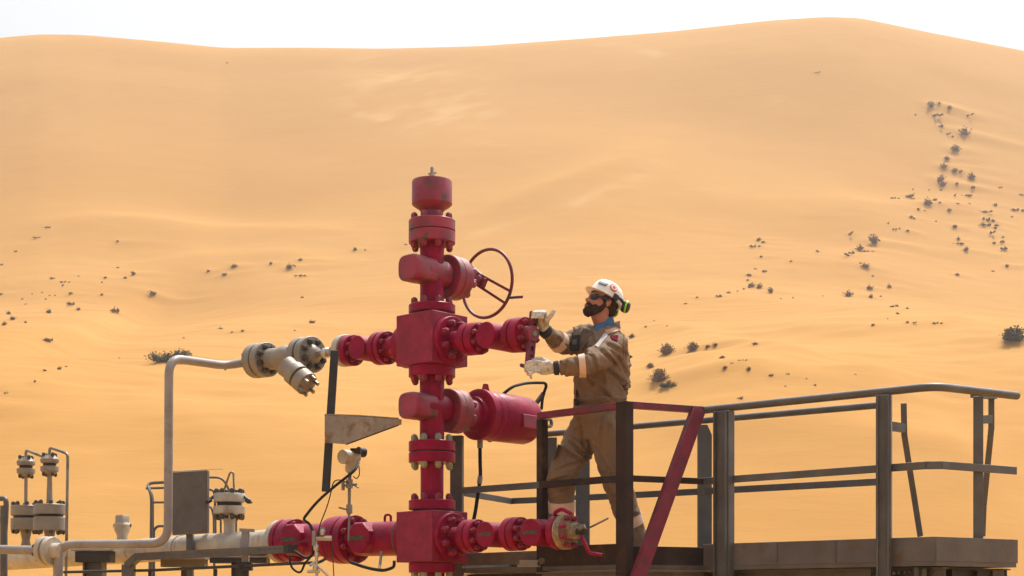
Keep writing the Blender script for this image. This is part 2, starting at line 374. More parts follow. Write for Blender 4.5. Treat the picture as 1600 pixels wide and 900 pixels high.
zs(980, 350, 2.58, [(530, 66, 8, 'd2'), (548, 75, 6), (515, 92, 6, 'f1'), (540, 134, 6, 's1'), (515, 182, 4, 's2'), (560, 193, 4, 'f1'), (490, 208, 6, 'd2'), (485, 228, 5, 'd2'), (495, 255, 10, 'd3'), (530, 260, 11, 'd3'), (580, 276, 12, 'd3'),
                    (470, 264, 4), (445, 272, 4), (408, 277, 5), (375, 292, 5, 's2'), (282, 298, 5, 's1'), (235, 322, 5, 's1'), (620, 303, 3, 's1'), (668, 299, 3), (770, 113, 5, 'f1'), (660, 152, 5), (897, 43, 6, 'f1'), (1080, 24, 4, 'f2'),
                    (1130, 29, 5), (1320, 14, 7, 'd2'), (997, 78, 19, 'd3'), (1015, 68, 4), (937, 104, 11, 'd1'), (890, 128, 6, 'f1'), (910, 118, 5, 's2'), (970, 111, 4, 'f1'), (960, 176, 12, 'd1'), (940, 159, 4), (990, 212, 4), (893, 290, 14, 'd1'),
                    (978, 263, 10, 'd1'), (1057, 257, 9, 'd1'), (985, 298, 11, 'd3'), (1022, 293, 4), (1068, 335, 5), (1087, 334, 8, 's1'), (1130, 342, 5), (1090, 364, 7, 's1'), (1050, 383, 3, 's1'), (990, 409, 7, 'd2'), (1130, 398, 7, 's1'),
                    (1155, 399, 4, 'f1'), (1250, 401, 5, 'f1'), (1330, 207, 5), (1473, 191, 3, 's2'), (1530, 173, 8, 's1'), (75, 415, 5), (108, 391, 4, 's1'), (160, 523, 21, 'b1'), (265, 506, 17, 'b1'), (325, 495, 9, 'd1'), (355, 490, 11, 's1'), (515, 485, 10, 's1'),
                    (93, 580, 11, 'b1'), (130, 632, 24, 'b1'), (165, 655, 15, 'g1'), (383, 540, 7, 'd2'), (395, 582, 7, 'b1'), (425, 562, 4, 's2'), (465, 549, 4, 'f1'), (490, 588, 7, 'b1'), (580, 612, 7, 's1'), (650, 606, 3, 's2'), (725, 624, 3, 's2'),
                    (920, 608, 3, 's2'), (760, 650, 4, 's2'), (637, 655, 3, 's1'), (465, 702, 6, 's2'), (1575, 468, 30, 'g2'), (1545, 466, 14, 'g1'), (20, 455, 8, 'g1'), (790, 292, 3, 's2'), (160, 412, 3, 's2')], 'M')
zs(0, 340, 2.58, [(185, 40, 4, 'f1'), (157, 81, 4, 'f1'), (65, 137, 3, 's2'), (8, 190, 4, 'f1'), (475, 97, 6, 's1'), (475, 203, 4, 's1'), (425, 243, 6), (505, 245, 6, 's1'), (537, 230, 10, 'd3'), (218, 246, 4, 'f1'), (262, 261, 4, 'f1'), (252, 275, 4, 'f1'),
                  (5, 309, 5), (285, 308, 6), (410, 313, 6, 's1'), (618, 312, 12, 's1'), (295, 352, 6, 'f1'), (317, 373, 8, 's1'), (197, 385, 11, 's1'), (463, 380, 9, 's2'), (35, 390, 10, 's1'), (50, 412, 12, 's1'), (12, 434, 9, 'd3'), (103, 425, 7, 's1'),
                  (192, 502, 9, 'd2'), (212, 496, 6, 's2'), (840, 217, 6), (943, 199, 10, 'd1'), (905, 232, 8, 's1'), (1092, 188, 6), (1165, 205, 13, 's1'), (1190, 196, 4, 'f1'), (1210, 173, 9, 's1'), (1210, 235, 6, 'f1'), (1432, 131, 8, 's1'), (1470, 132, 4, 's2'),
                  (888, 448, 5, 's2'), (935, 463, 5, 's1'), (978, 458, 7, 's1'), (1258, 424, 10, 's1'), (740, 486, 3, 's2'), (240, 612, 8, 's1'), (182, 618, 7, 's1'), (267, 602, 5, 's1'), (140, 663, 6, 's1'), (28, 708, 5, 's2'), (185, 330, 4, 's1'),
                  (90, 329, 4, 's1'), (105, 349, 3, 's2'), (672, 580, 23, 'g1'), (715, 574, 24, 'g2'), (1187, 456, 3, 's2'), (130, 309, 3, 's1'), (170, 303, 3, 's1'), (200, 316, 3, 's1'), (222, 315, 3, 's1'), (410, 262, 4, 's1'), (1218, 322, 3, 's2'), (480, 567, 3, 's2'), (315, 237, 3, 's2'),
                  (1635, 110, 4, 's2'), (915, -622, 3), ], 'L')
sh.append((1275, 114, 3, 'f1', 'M'))

# each plant holds a little mound with a wind tail of sand trailing off to the right
_r = random.Random(11)
for (px, py, h, v, reg) in sh:
    if h < 5 or py < 20: continue
    r = col_lookup(px, py); x0 = (px - 800) / FP * r; s_ = h * r / FP
    i0, i1 = np.searchsorted(us, [(x0 - 5 * s_) / r - .01, (x0 + 14 * s_) / r + .01]); k0, k1 = np.searchsorted(rs, [r - 6 * s_ - 1, r + 6 * s_ + 1])
    X_ = XX[i0:i1, k0:k1] - x0; Y_ = YY[i0:i1, k0:k1] - r; an = _r.uniform(-.1, .25); u_ = X_ * math.cos(an) + Y_ * math.sin(an); w_ = -X_ * math.sin(an) + Y_ * math.cos(an)
    L_ = np.where(u_ > 0, s_ * _r.uniform(3, 7), s_ * 1.2)
    Z[i0:i1, k0:k1] += s_ * 0.30 * np.exp(-(u_ / L_) ** 2 - (w_ / (s_ * 0.75 + .25)) ** 2)
# pale drifted sand, plus the ridge crest's sunlit brightness painted into the colour
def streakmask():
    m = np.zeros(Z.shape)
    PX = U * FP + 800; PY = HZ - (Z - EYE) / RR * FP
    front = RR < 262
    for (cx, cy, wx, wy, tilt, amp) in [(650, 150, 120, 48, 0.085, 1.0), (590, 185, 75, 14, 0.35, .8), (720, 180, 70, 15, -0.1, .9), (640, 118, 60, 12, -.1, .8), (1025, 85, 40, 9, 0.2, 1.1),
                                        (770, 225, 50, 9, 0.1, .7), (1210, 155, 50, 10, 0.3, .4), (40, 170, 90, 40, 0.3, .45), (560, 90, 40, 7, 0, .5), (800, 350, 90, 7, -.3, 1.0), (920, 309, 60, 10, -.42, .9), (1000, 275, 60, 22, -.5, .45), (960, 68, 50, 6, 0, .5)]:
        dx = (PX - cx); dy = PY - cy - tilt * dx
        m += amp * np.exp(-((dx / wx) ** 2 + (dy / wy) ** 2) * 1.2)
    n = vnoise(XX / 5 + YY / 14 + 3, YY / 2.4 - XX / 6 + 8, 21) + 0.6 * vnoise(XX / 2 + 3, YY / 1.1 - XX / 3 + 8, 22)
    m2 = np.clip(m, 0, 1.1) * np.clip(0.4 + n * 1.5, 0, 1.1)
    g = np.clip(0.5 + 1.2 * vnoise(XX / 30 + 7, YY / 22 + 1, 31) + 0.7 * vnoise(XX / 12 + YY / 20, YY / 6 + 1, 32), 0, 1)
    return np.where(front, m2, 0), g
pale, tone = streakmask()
me = bpy.data.meshes.new("dune")
co = np.stack([XX, YY, Z], -1).reshape(-1, 3)
idx = np.arange(NU * len(rs)).reshape(NU, len(rs))
fa = np.stack([idx[:-1, :-1], idx[1:, :-1], idx[1:, 1:], idx[:-1, 1:]], -1).reshape(-1, 4)
me.vertices.add(len(co)); me.vertices.foreach_set("co", co.ravel())
me.loops.add(fa.size); me.loops.foreach_set("vertex_index", fa.ravel().astype(np.int32))
me.polygons.add(len(fa)); me.polygons.foreach_set("loop_start", (np.arange(len(fa)) * 4).astype(np.int32))
me.polygons.foreach_set("loop_total", np.full(len(fa), 4, np.int32))
me.update(calc_edges=True); me.polygons.foreach_set("use_smooth", np.ones(len(fa), bool))
at = me.attributes.new("pale_grains_crest_light", 'FLOAT', 'POINT'); at.data.foreach_set("value", pale.ravel().astype(np.float32))
at = me.attributes.new("grain_tone", 'FLOAT', 'POINT'); at.data.foreach_set("value", tone.ravel().astype(np.float32))

def sand_mat(name, attrs):
    m = bpy.data.materials.new(name); m.use_nodes = True; N = m.node_tree.nodes; L = m.node_tree.links
    b = N["Principled BSDF"]; b.inputs["Roughness"].default_value = 0.95; b.inputs["Specular IOR Level"].default_value = 0.1
    tc = N.new("ShaderNodeTexCoord")
    A, B, C = SAND_A, SAND_B, SAND_C
    n1 = N.new("ShaderNodeTexNoise"); n1.inputs["Scale"].default_value = 0.35; n1.inputs["Detail"].default_value = 8; n1.inputs["Roughness"].default_value = 0.6
    mp = N.new("ShaderNodeMapping"); mp.inputs["Scale"].default_value = (0.35, 1.0, 1.0); mp.inputs["Rotation"].default_value = (0, 0, 0.25)
    L.new(tc.outputs["Object"], mp.inputs[0]); L.new(mp.outputs[0], n1.inputs["Vector"])
    mx = N.new("ShaderNodeMix"); mx.data_type = 'RGBA'; mx.inputs[6].default_value = (*A, 1); mx.inputs[7].default_value = (*B, 1)
    if attrs:
        g = N.new("ShaderNodeAttribute"); g.attribute_name = "grain_tone"
        a = N.new("ShaderNodeMath"); a.operation = 'MULTIPLY_ADD'; L.new(n1.outputs["Fac"], a.inputs[0]); a.inputs[1].default_value = 0.8
        s = N.new("ShaderNodeMath"); s.operation = 'MULTIPLY_ADD'; L.new(g.outputs["Fac"], s.inputs[0]); s.inputs[1].default_value = 0.6; s.inputs[2].default_value = -0.2
        L.new(s.outputs[0], a.inputs[2]); L.new(a.outputs[0], mx.inputs[0])
        p = N.new("ShaderNodeAttribute"); p.attribute_name = "pale_grains_crest_light"
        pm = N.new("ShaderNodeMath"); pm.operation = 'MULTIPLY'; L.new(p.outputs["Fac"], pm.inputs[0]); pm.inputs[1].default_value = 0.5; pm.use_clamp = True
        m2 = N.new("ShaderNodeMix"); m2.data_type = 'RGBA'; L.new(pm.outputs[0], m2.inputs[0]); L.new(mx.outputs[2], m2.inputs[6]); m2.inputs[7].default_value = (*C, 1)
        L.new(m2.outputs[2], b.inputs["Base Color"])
    else:
        L.new(n1.outputs["Fac"], mx.inputs[0]); L.new(mx.outputs[2], b.inputs["Base Color"])
    n2 = N.new("ShaderNodeTexNoise"); n2.inputs["Scale"].default_value = 1.3; n2.inputs["Detail"].default_value = 7; n2.inputs["Roughness"].default_value = 0.6
    m3 = N.new("ShaderNodeMapping"); m3.inputs["Scale"].default_value = (0.3, 1.2, 1.0); m3.inputs["Rotation"].default_value = (0, 0, -0.15)
    L.new(tc.outputs["Object"], m3.inputs[0]); L.new(m3.outputs[0], n2.inputs["Vector"])
    bp = N.new("ShaderNodeBump"); bp.inputs["Strength"].default_value = 0.25; bp.inputs["Distance"].default_value = 0.16
    L.new(n2.outputs["Fac"], bp.inputs["Height"]); L.new(bp.outputs[0], b.inputs["Normal"])
    return m
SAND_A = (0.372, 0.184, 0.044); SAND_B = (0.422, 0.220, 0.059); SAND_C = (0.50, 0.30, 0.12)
M_sand = sand_mat("dune_sand", True); M_sand2 = sand_mat("plain_sand", False)
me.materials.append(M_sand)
dune = bpy.data.objects.new("sand_dune", me); COL.objects.link(dune); tag(dune, "tall orange sand dune filling the background", None, kind='structure')
bm = BM(); box(bm, Vector((0, 600, -0.05)), (2500, 2500, 0.05)); g = obj("ground", bm, M_sand2, smooth=False); tag(g, "flat sandy ground", None, kind='structure')

# ------------------------------------------------------------------ shrubs on the dune
def shrub_mesh(name, seed, n, flat, spread, m, leaf=0.10, lean=0.0, upright=0.0):
    rg = random.Random(seed); bm = BM()
    clumps = [(rg.uniform(-.5, .5) * spread, rg.uniform(-.35, .35) * spread, rg.uniform(.45, 1.0)) for _ in range(5)]
    for i in range(n):
        cx, cy, ch = clumps[i % 5] if rg.random() < 0.85 else (0, 0, 1)
        an = rg.uniform(0, 2 * math.pi); el = rg.uniform(0.15 + upright, 1.45)
        L = rg.uniform(0.35, 1.0) * ch * flat
        d = Vector((math.cos(an) * math.cos(el) * 0.55 + lean * 0.4, math.sin(an) * math.cos(el) * 0.55, math.sin(el))).normalized()
        p0 = Vector((cx * 0.6, cy * 0.6, -0.03)); p1 = p0 + Vector((cx * 0.5, cy * 0.5, 0)) + Vector((d.x, d.y, d.z)) * L
        w = 0.018; s = d.cross(Vector((rg.uniform(-1, 1), rg.uniform(-1, 1), 0.2))).normalized() * w
        vs_ = [bm.verts.new(p) for p in (p0 - s, p0 + s, p1)]; bm.faces.new(vs_)
        for k in range(5):
            q = p0.lerp(p1, rg.uniform(0.15, 0.97)) + Vector((rg.gauss(0, .03), rg.gauss(0, .03), rg.gauss(0, .025)))
            a = Vector((rg.gauss(0, 1), rg.gauss(0, 1), rg.gauss(0, 1))).normalized() * leaf; b2 = a.cross(Vector((rg.gauss(0, 1), rg.gauss(0, 1), rg.gauss(0, 1)))).normalized() * leaf * 0.55
            q.z = max(q.z, 0.0)
            vv = [bm.verts.new(x) for x in (q - a, q + b2, q + a, q - b2)]; bm.faces.new(vv)
    return mesh_from(bm, name, m, smooth=False)
M_dry = mat("dry_brown_scrub", (0.20, 0.115, 0.06), 0.9, var=0.4, vscale=3, bump=0, spec=0.1)
M_dry2 = mat("pale_straw_scrub", (0.16, 0.105, 0.055), 0.9, var=0.4, vscale=3, bump=0, spec=0.1)
M_leaf = mat("dusty_green_scrub", (0.10, 0.105, 0.03), 0.85, var=0.5, vscale=2.5, second=(0.06, 0.045, 0.03), sscale=2.2, smin=0.5, smax=0.58, bump=0, spec=0.15)
V = {
    'd1': shrub_mesh("scrub_clump", 1, 110, 1.0, 0.5, M_dry, 0.09), 'd2': shrub_mesh("scrub_clump", 2, 110, 0.9, 0.7, M_dry, 0.085),
    'd3': shrub_mesh("scrub_clump", 3, 90, 1.1, 0.35, M_dry, 0.085, lean=1.0, upright=.4), 'f1': shrub_mesh("low_scrub", 4, 90, 0.42, 1.6, M_dry, 0.085),
    'f2': shrub_mesh("low_scrub", 5, 80, 0.5, 1.3, M_dry, 0.085, lean=1.0), 's1': shrub_mesh("straw_tuft", 6, 45, 0.9, 0.6, M_dry2, 0.10, upright=.3),
    's2': shrub_mesh("straw_tuft", 7, 40, 0.5, 1.2, M_dry2, 0.10), 'g1': shrub_mesh("green_shrub", 8, 420, 1.0, 1.3, M_leaf, 0.075), 'g2': shrub_mesh("green_shrub", 9, 420, 0.95, 1.5, M_leaf, 0.07),
    'b1': shrub_mesh('brown_bush', 10, 420, 1.0, 0.45, M_dry, 0.08)}
KIND = {'d1': ('shrub', 'dark dry shrub', 'dark dry shrubs'), 'd2': ('shrub', 'dark ragged shrub', 'dark ragged shrubs'), 'd3': ('shrub', 'dark leaning shrub', 'dark leaning shrubs'), 'b1': ('bush', 'rounded brown bush', 'rounded brown bushes'),
        'f1': ('shrub', 'low flat dark shrub', 'low flat dark shrubs'), 'f2': ('shrub', 'low ragged dark shrub', 'low ragged dark shrubs'), 's1': ('tuft', 'straw-brown dry tuft', 'straw-brown dry tufts'), 's2': ('tuft', 'low pale straw tuft', 'low pale straw tufts'),
        'g1': ('shrub', 'dusty green shrub', 'dusty green shrubs'), 'g2': ('shrub', 'dense green shrub', 'dense green shrubs')}
NAME = {'d1': 'dry_shrub', 'd2': 'dry_shrub', 'd3': 'dry_shrub', 'b1': 'brown_bush', 'f1': 'low_shrub', 'f2': 'low_shrub', 's1': 'straw_tuft', 's2': 'straw_tuft', 'g1': 'green_shrub', 'g2': 'green_shrub'}
SPECIAL = {(1042, 553): 'rounded brown bush on the sand just right of the worker, alone', (1082, 546): 'narrow brown bush between the lone round bush and two small tufts, right of the worker',
           (1016, 575): 'low brown bush just up-left of the biggest brown bush behind the platform rail', (1030, 595): 'tallest rounded brown bush on the sand behind the platform rail',
           (1044, 604): 'small green shrub touching the biggest brown bush behind the platform rail', (1590, 531): 'large dense green shrub cut by the right edge of the photo',
           (1579, 531): 'smaller green shrub at the left foot of the big one by the right edge', (262, 564): 'green shrub behind the bend of the grey pipe, its left half',
           (277, 562): 'dense green shrub behind the bend of the grey pipe, its right half', (988, 526): 'small green shrub just behind the worker\'s back',
           (1366, 380): 'tall narrow dark dry shrub standing alone mid-dune on the right', (1326, 462): 'dark pointed shrub, leftmost and largest of the row low on the right slope',
           (1133, 576): 'small dark bush in the sand below a row of tufts, right of the worker', (1170, 578): 'small dark bush right of its twin on the sand above the rail'}
rgs = random.Random(5); pend = {}; HAZE = 0.0007
for (px, py, h, v, reg) in sh:
    if py < 20 and not v: px, py = 355, 99; v = 'f1'
    v = v or rgs.choice(['d1', 'd2'])
    r = col_lookup(px, py); q = (px - 800) / FP
    z = dune_z(q * r, r)
    o = bpy.data.objects.new(NAME[v], V[v]); COL.objects.link(o)
    s = max(h, 3.2) * (0.85 if v == 'b1' else 0.95) * r / FP / (0.5 if v in ('f1', 'f2', 's2') else 0.92)
    o.location = (q * r, r, z - 0.02); o.rotation_euler = (0, 0, rgs.uniform(-2.6, 2.6)); o.scale = (s * rgs.uniform(.7, 1.6), s, s * rgs.uniform(.7, 1.1))
    if v in ('g1', 'g2'): o.scale = (s * 1.15, s, s * 0.9)
    sp = next((t for (a, b), t in SPECIAL.items() if abs(a - px) < 2.2 and abs(b - py) < 2.2), None)
    if reg == 'R': where = 'at the top of the right trail' if py < 200 else 'halfway down the right trail' if py < 300 else 'low on the right trail' if py < 365 else 'below the right trail'
    elif reg == 'M': where = 'near the right edge' if px > 1450 else 'above the right rails' if px > 1280 else 'on the dune right of the worker' if py < 475 else 'just above the handrail'
    else: where = 'left of the red wellhead' if px > 300 else 'high on the left slope' if py < 420 else 'low on the far left' if py < 545 else 'beside the grey riser pipe'
    gname = {'R': 'shrubs on the right trail of the dune', 'M': 'shrubs right of the worker', 'L': 'shrubs on the left slope of the dune'}[reg]
    if sp: tag(o, sp, 'shrub', gname)
    else:
        tag(o, 'x', KIND[v][0], gname); pend.setdefault((v, where), []).append((px, o))
ORD = ['leftmost', 'second from left', 'third from left', 'fourth from left', 'fifth from left', 'sixth from left', 'seventh from left', 'eighth from left', 'ninth from left', 'tenth from left', 'eleventh from left', 'twelfth from left', 'thirteenth from left', 'fourteenth from left', 'fifteenth from left', 'sixteenth from left', 'seventeenth from left', 'eighteenth from left', 'nineteenth from left', 'twentieth from left']
NUMW = 'zero one two three four five six seven eight nine ten eleven twelve thirteen fourteen fifteen sixteen seventeen eighteen nineteen twenty'.split()
for (v, where), lst in pend.items():
    lst.sort(key=lambda e: e[0]); n = len(lst)
    for i, (x_, o) in enumerate(lst):
        if n == 1: o['label'] = 'the only ' + KIND[v][1] + ' ' + where
        elif n == 2: o['label'] = ('left' if i == 0 else 'right') + ' one of two ' + KIND[v][2] + ' ' + where
        else: o['label'] = ('rightmost' if i == n - 1 else ORD[i]) + ' of ' + (NUMW[n] if n <= 20 else 'the') + ' ' + KIND[v][2] + ' ' + where
# desert haze: one even body of air round the whole scene
hm_ = bpy.data.materials.new("desert_haze"); hm_.use_nodes = True; hn = hm_.node_tree; hn.nodes.clear()
pv = hn.nodes.new("ShaderNodeVolumePrincipled"); pv.inputs["Color"].default_value = (0.95, 0.92, 0.88, 1); pv.inputs["Density"].default_value = HAZE; pv.inputs["Anisotropy"].default_value = 0.3
ho = hn.nodes.new("ShaderNodeOutputMaterial"); hn.links.new(pv.outputs[0], ho.inputs["Volume"])
bm = BM(); box(bm, Vector((0, 600, 52)), (2600, 2600, 53.2)); hz_o = obj("haze", bm, hm_, smooth=False); hz_o['kind'] = 'stuff'

# ================================================================== THE RED WELLHEAD TREE
DT = 10.3; XT = (675 - 800) * DT / FP
KT = FP / DT
AV = Vector((0.743, -0.669, 0)); BV = Vector((0.669, 0.743, 0))      # wing direction (right, nearer) and bonnet direction (right, farther)
def zt(py): return EYE + (HZ - py) / KT
T0 = Vector((XT, DT, 0))
def dirpt(V_, px, py):
    q = (px - 800) / FP; t = (q * DT - XT) / (V_.x - q * V_.y); p = T0 + V_ * t
    p.z = EYE + (HZ - py) * p.y / FP; return p
NUTM = {}
def nut_mesh(kind, m):
    if (kind, m.name) in NUTM: return NUTM[(kind, m.name)]
    bm = BM(); r, h = kind
    lathe(bm, Vector((0, 0, 0)), Vector((0, 0, 1)), [(0, r), (h * .8, r), (h, r * .82)], 6)
    lathe(bm, Vector((0, 0, h * 0.9)), Vector((0, 0, 1)), [(0, r * .6), (h * .22, r * .6), (h * .32, r * .42)], 10)
    me = mesh_from(bm, "nut", m); NUTM[(kind, m.name)] = me; return me
class Cap:
    n = 0; rest = None
def nut_ring(parent, p, axis, Rr, n, r, h, m, phase=0.5, count=None):
    """n nuts around the face at p; each is a sub-part of its flange"""
    a, s, u = frame(axis); o0 = root_origin(parent)
    q = a.to_track_quat('Z', 'Y').to_euler()
    for i in range(n):
        an = 2 * math.pi * (i + phase) / n
        c = p + (s * math.cos(an) + u * math.sin(an)) * Rr
        if count is not None:
            count[0] += 1
            if count[0] > 96:
                lathe(count[1], c, a, [(0, r), (h * .85, r), (h, r * .86)], 6)
                lathe(count[1], c + a * h * .9, a, [(0, r * .55), (h * .5, r * .55)], 8); continue
        o = bpy.data.objects.new("nut", nut_mesh((round(r, 4), round(h, 4)), m)); COL.objects.link(o)
        o.parent = parent; o.location = c - o0; o.rotation_euler = q
def flange(parent, p, axis, r, th, m, name="flange", ch=0.004, hub=None):
    bm = BM(); lathe(bm, p, axis, [(0, r - ch), (ch, r), (th - ch, r), (th, r - ch)], 44)
    if hub:      # (length, r0, r1) tapered neck beyond the face
        lathe(bm, p + axis.normalized() * (th - 0.001), axis, [(0, hub[1]), (hub[0], hub[2])], 32)
    return obj(name, bm, m, parent)

tree = thing("wellhead_tree", "tall red painted wellhead valve tree with flanged side arms, in the middle of the photo", "wellhead", Vector((XT, DT, 0)))
Zv = Vector((0, 0, 1)); NZ = Vector((0, 0, -1))
cnt = [0, BM()]
def P(py): return Vector((XT, DT, zt(py)))
px_ = 1 / KT
# nuts that show largest first: side-arm faces get theirs through the same counter
def vflange(py0, py1, rpx, m, name="flange"): return flange(tree, P(py1), Zv, rpx * px_, (py1 - py0) * px_, m, name)
# gauge fitting and cap
bm = BM(); lathe(bm, P(285), Zv, [(0, 7 * px_), (3 * px_, 6 * px_), (5 * px_, 3 * px_), (8 * px_, 3 * px_), (9 * px_, 4.5 * px_), (12 * px_, 4.5 * px_), (13 * px_, 2.8 * px_), (22 * px_, 2.8 * px_), (24 * px_, 2 * px_)], 12)
bar(bm, P(271) + Vector((-6 * px_, 0, -.002)), P(271) + Vector((7 * px_, 0, .004)), 0.008, 0.008)
obj("needle_valve", bm, M_pipe, tree)
bm = BM(); lathe(bm, P(331), Zv, [(0, 18 * px_), (3 * px_, 20 * px_), (9 * px_, 29 * px_), (11.5 * px_, 31.5 * px_), (46 * px_, 31.5 * px_), (48 * px_, 30.5 * px_)], 48)
obj("tree_cap", bm, M_redold, tree)
bm = BM(); cyl(bm, P(350), P(328), 17.5 * px_); obj("neck", bm, M_redold, tree)
nk = (5.8 * px_, 8.4 * px_)
f = vflange(345, 362, 36.5, M_redold); nut_ring(f, P(345), Zv, 29 * px_, 8, *nk, M_redold, 0.5, cnt)
f = vflange(363.5, 381, 36.5, M_redold); nut_ring(f, P(381), NZ, 29 * px_, 8, *nk, M_nutred, 0.5, cnt)
bm = BM(); cyl(bm, P(364), P(361), 33 * px_); obj("seal_ring", bm, M_nutdark, tree)
for a_, b_ in ((478, 434), (418, 380)):
    bm = BM(); cyl(bm, P(a_), P(b_), 18.8 * px_); obj("spool", bm, M_red, tree)
f = vflange(477, 490, 36.5, M_red); nut_ring(f, P(477), Zv, 29 * px_, 8, *nk, M_nutred, 0.5, cnt)
def block(pyt, pyb):
    c = P((pyt + pyb) / 2); s = 39.5 * px_
    bm = BM(); box(bm, c, (s, s, (pyb - pyt) / 2 * px_), AV, BV, Zv)
    return obj("valve_block", bm, M_redblock, tree, bevel=0.006)
block(494, 573); block(800, 879)
f = vflange(573.5, 590, 36.5, M_red); nut_ring(f, P(590), NZ, 29 * px_, 8, *nk, M_nutred, 0.5, cnt)
for a_, b_ in ((691, 646), (630, 588)):
    bm = BM(); cyl(bm, P(a_), P(b_), 19.2 * px_); obj("spool", bm, M_red, tree)
f = vflange(690, 706, 36.5, M_red); nut_ring(f, P(690), Zv, 29 * px_, 8, *nk, M_nutgreen, 0.5, cnt)
f = vflange(708, 723.5, 36.5, M_red); nut_ring(f, P(723.5), NZ, 29 * px_, 8, *nk, M_nutgreen, 0.5, cnt)
bm = BM(); cyl(bm, P(708.3), P(705.7), 31 * px_); obj("seal_ring", bm, M_nutdark, tree)
bm = BM(); cyl(bm, P(783), P(721), 18 * px_); obj("spool", bm, M_red, tree)
f = vflange(782, 797, 36.5, M_red); nut_ring(f, P(782), Zv, 29 * px_, 8, *nk, M_nutred, 0.5, cnt)
bm = BM(); cyl(bm, P(800.5), P(796.5), 30 * px_); obj("seal_ring", bm, M_nutdark, tree)
f = vflange(879.5, 895, 36.5, M_red); nut_ring(f, P(895), NZ, 29 * px_, 8, *nk, M_nutgreen, 0.5, cnt)
bm = BM(); cyl(bm, P(1000), P(893), 20 * px_); obj("spool", bm, M_red, tree)
bm = BM(); o_ = Vector((XT, DT, 0)); lathe(bm, Vector((XT, DT, -0.05)), Zv, [(0, .3), (.35, .3), (.36, .24), (.85, .24), (.9, .3), (1.05, .3), (1.06, .2), (1.25, .17)], 40); obj("casing_head", bm, M_red, tree)

# gate valve bodies across the tree (axis BV)
def bpt(t, py): p = T0 + BV * t; p.z = zt(py); return p
def gate(py, hpx, t_face0, rf, m, mend):
    bm = BM(); rb = hpx / 2 * px_
    lathe(bm, bpt(-0.115, py), BV, [(0, rb * 1.04), (.03, rb * 1.06), (.2, rb * 1.06), (t_face0 + 0.14, rb * 1.04)], 44); obj("valve_body", bm, m, tree)
    # blunt end of the body: a rounded slab
    bm = BM(); sq = []
    for t_, sc in ((-.232, .86), (-.226, .95), (-.212, 1.0), (-.115, 1.0), (-.108, .97), (-.03, .97)):
        c_ = bpt(t_, py); ring = []
        for i in range(40):
            an = 2 * math.pi * i / 40; ca, sa = math.cos(an), math.sin(an)
            q = (abs(ca) ** 3.4 + abs(sa) ** 3.4) ** (-1 / 3.4)
            ring.append(bm.verts.new(c_ + AV * (ca * q * rb * 1.06 * sc) + Zv * (sa * q * rb * sc)))
        sq.append(ring)
    for A_, B_ in zip(sq[:-1], sq[1:]):
        for i in range(40): bm.faces.new((A_[i], A_[(i + 1) % 40], B_[(i + 1) % 40], B_[i]))
    bm.faces.new(sq[0]); bm.faces.new(sq[-1]); obj("valve_end", bm, mend, tree, ang=30)
gate(426, 41, 0.09, 0, M_redold, M_redold)
gate(638, 41, 0.09, 0, M_red, M_redold)
# upper bonnet and handwheel
c = lambda t: bpt(t, 427)
bm = BM(); lathe(bm, c(0.125), BV, [(0, 33 * px_), (.006, 34.5 * px_), (.05, 34.5 * px_), (.053, 33 * px_), (.057, 33 * px_), (.06, 34 * px_), (.125, 34 * px_), (.135, 32 * px_)], 48)
bon = obj("bonnet", bm, M_redold, tree)
bm = BM(); lathe(bm, c(0.255), BV, [(0, 31 * px_), (.02, 31 * px_), (.035, 20 * px_), (.06, 14 * px_), (.07, 8 * px_), (.13, 7 * px_)], 32)
obj("bonnet_neck", bm, M_redold, bon)
nut_ring(bon, c(0.275), BV, 26 * px_, 8, *nk, M_redold, 0.5, cnt)
# handwheel: rim + a double bar spoke right across it, dished towards the valve
wc = dirpt(BV, 761, 443); kw = FP / wc.y; rw = 53 / kw
hub = dirpt(BV, 749, 438); a_, s_, u_ = frame(BV)
wheel = BM(); NN = 56; pts = [wc + (s_ * math.cos(2 * math.pi * i / NN) + u_ * math.sin(2 * math.pi * i / NN)) * rw for i in range(NN)]
rings = []
for i, p in enumerate(pts):
    d = (p - wc).normalized()
    rings.append([wheel.verts.new(p + (d * math.cos(2 * math.pi * k / 10) + a_ * math.sin(2 * math.pi * k / 10)) * 0.0115) for k in range(10)])
for i in range(NN):
    A, B = rings[i], rings[(i + 1) % NN]
    for k in range(10): wheel.faces.new((A[k], A[(k + 1) % 10], B[(k + 1) % 10], B[k]))
hw = obj("handwheel", wheel, M_redrail, tree)
sgn = 1 if s_.x > 0 else -1
dsp = (s_ * sgn * math.cos(R(-32)) + u_ * math.sin(R(-32)))
perp = a_.cross(dsp).normalized()
bm = BM()
for o2 in (-1, 1):
    e0 = wc + dsp * rw * math.cos(0.17) + perp * o2 * rw * .19; bar(bm, hub + perp * o2 * 0.036, e0, 0.018, 0.018)
    e1 = wc - dsp * rw * math.cos(0.17) + perp * o2 * rw * .19; bar(bm, hub + perp * o2 * 0.036, e1, 0.018, 0.018)
bar(bm, hub + dsp * 0.05 - perp * .036, hub + dsp * 0.05 + perp * .036, 0.04, 0.016)
bar(bm, hub - dsp * 0.05 - perp * .036, hub - dsp * 0.05 + perp * .036, 0.04, 0.016)
obj("spoke", bm, M_redrail, hw)
bm = BM(); cyl(bm, c(0.38), hub + BV * 0.03, 0.017); lathe(bm, hub - BV * .03, BV, [(0, .036), (.055, .036)], 16); obj("wheel_hub", bm, M_redold, hw)
bm = BM(); hp = wc + dsp * rw; cyl(bm, hp, hp + BV * .02 + Vector((0.085, 0.01, .012)), 0.011); obj("crank_pin", bm, M_redrail, hw)

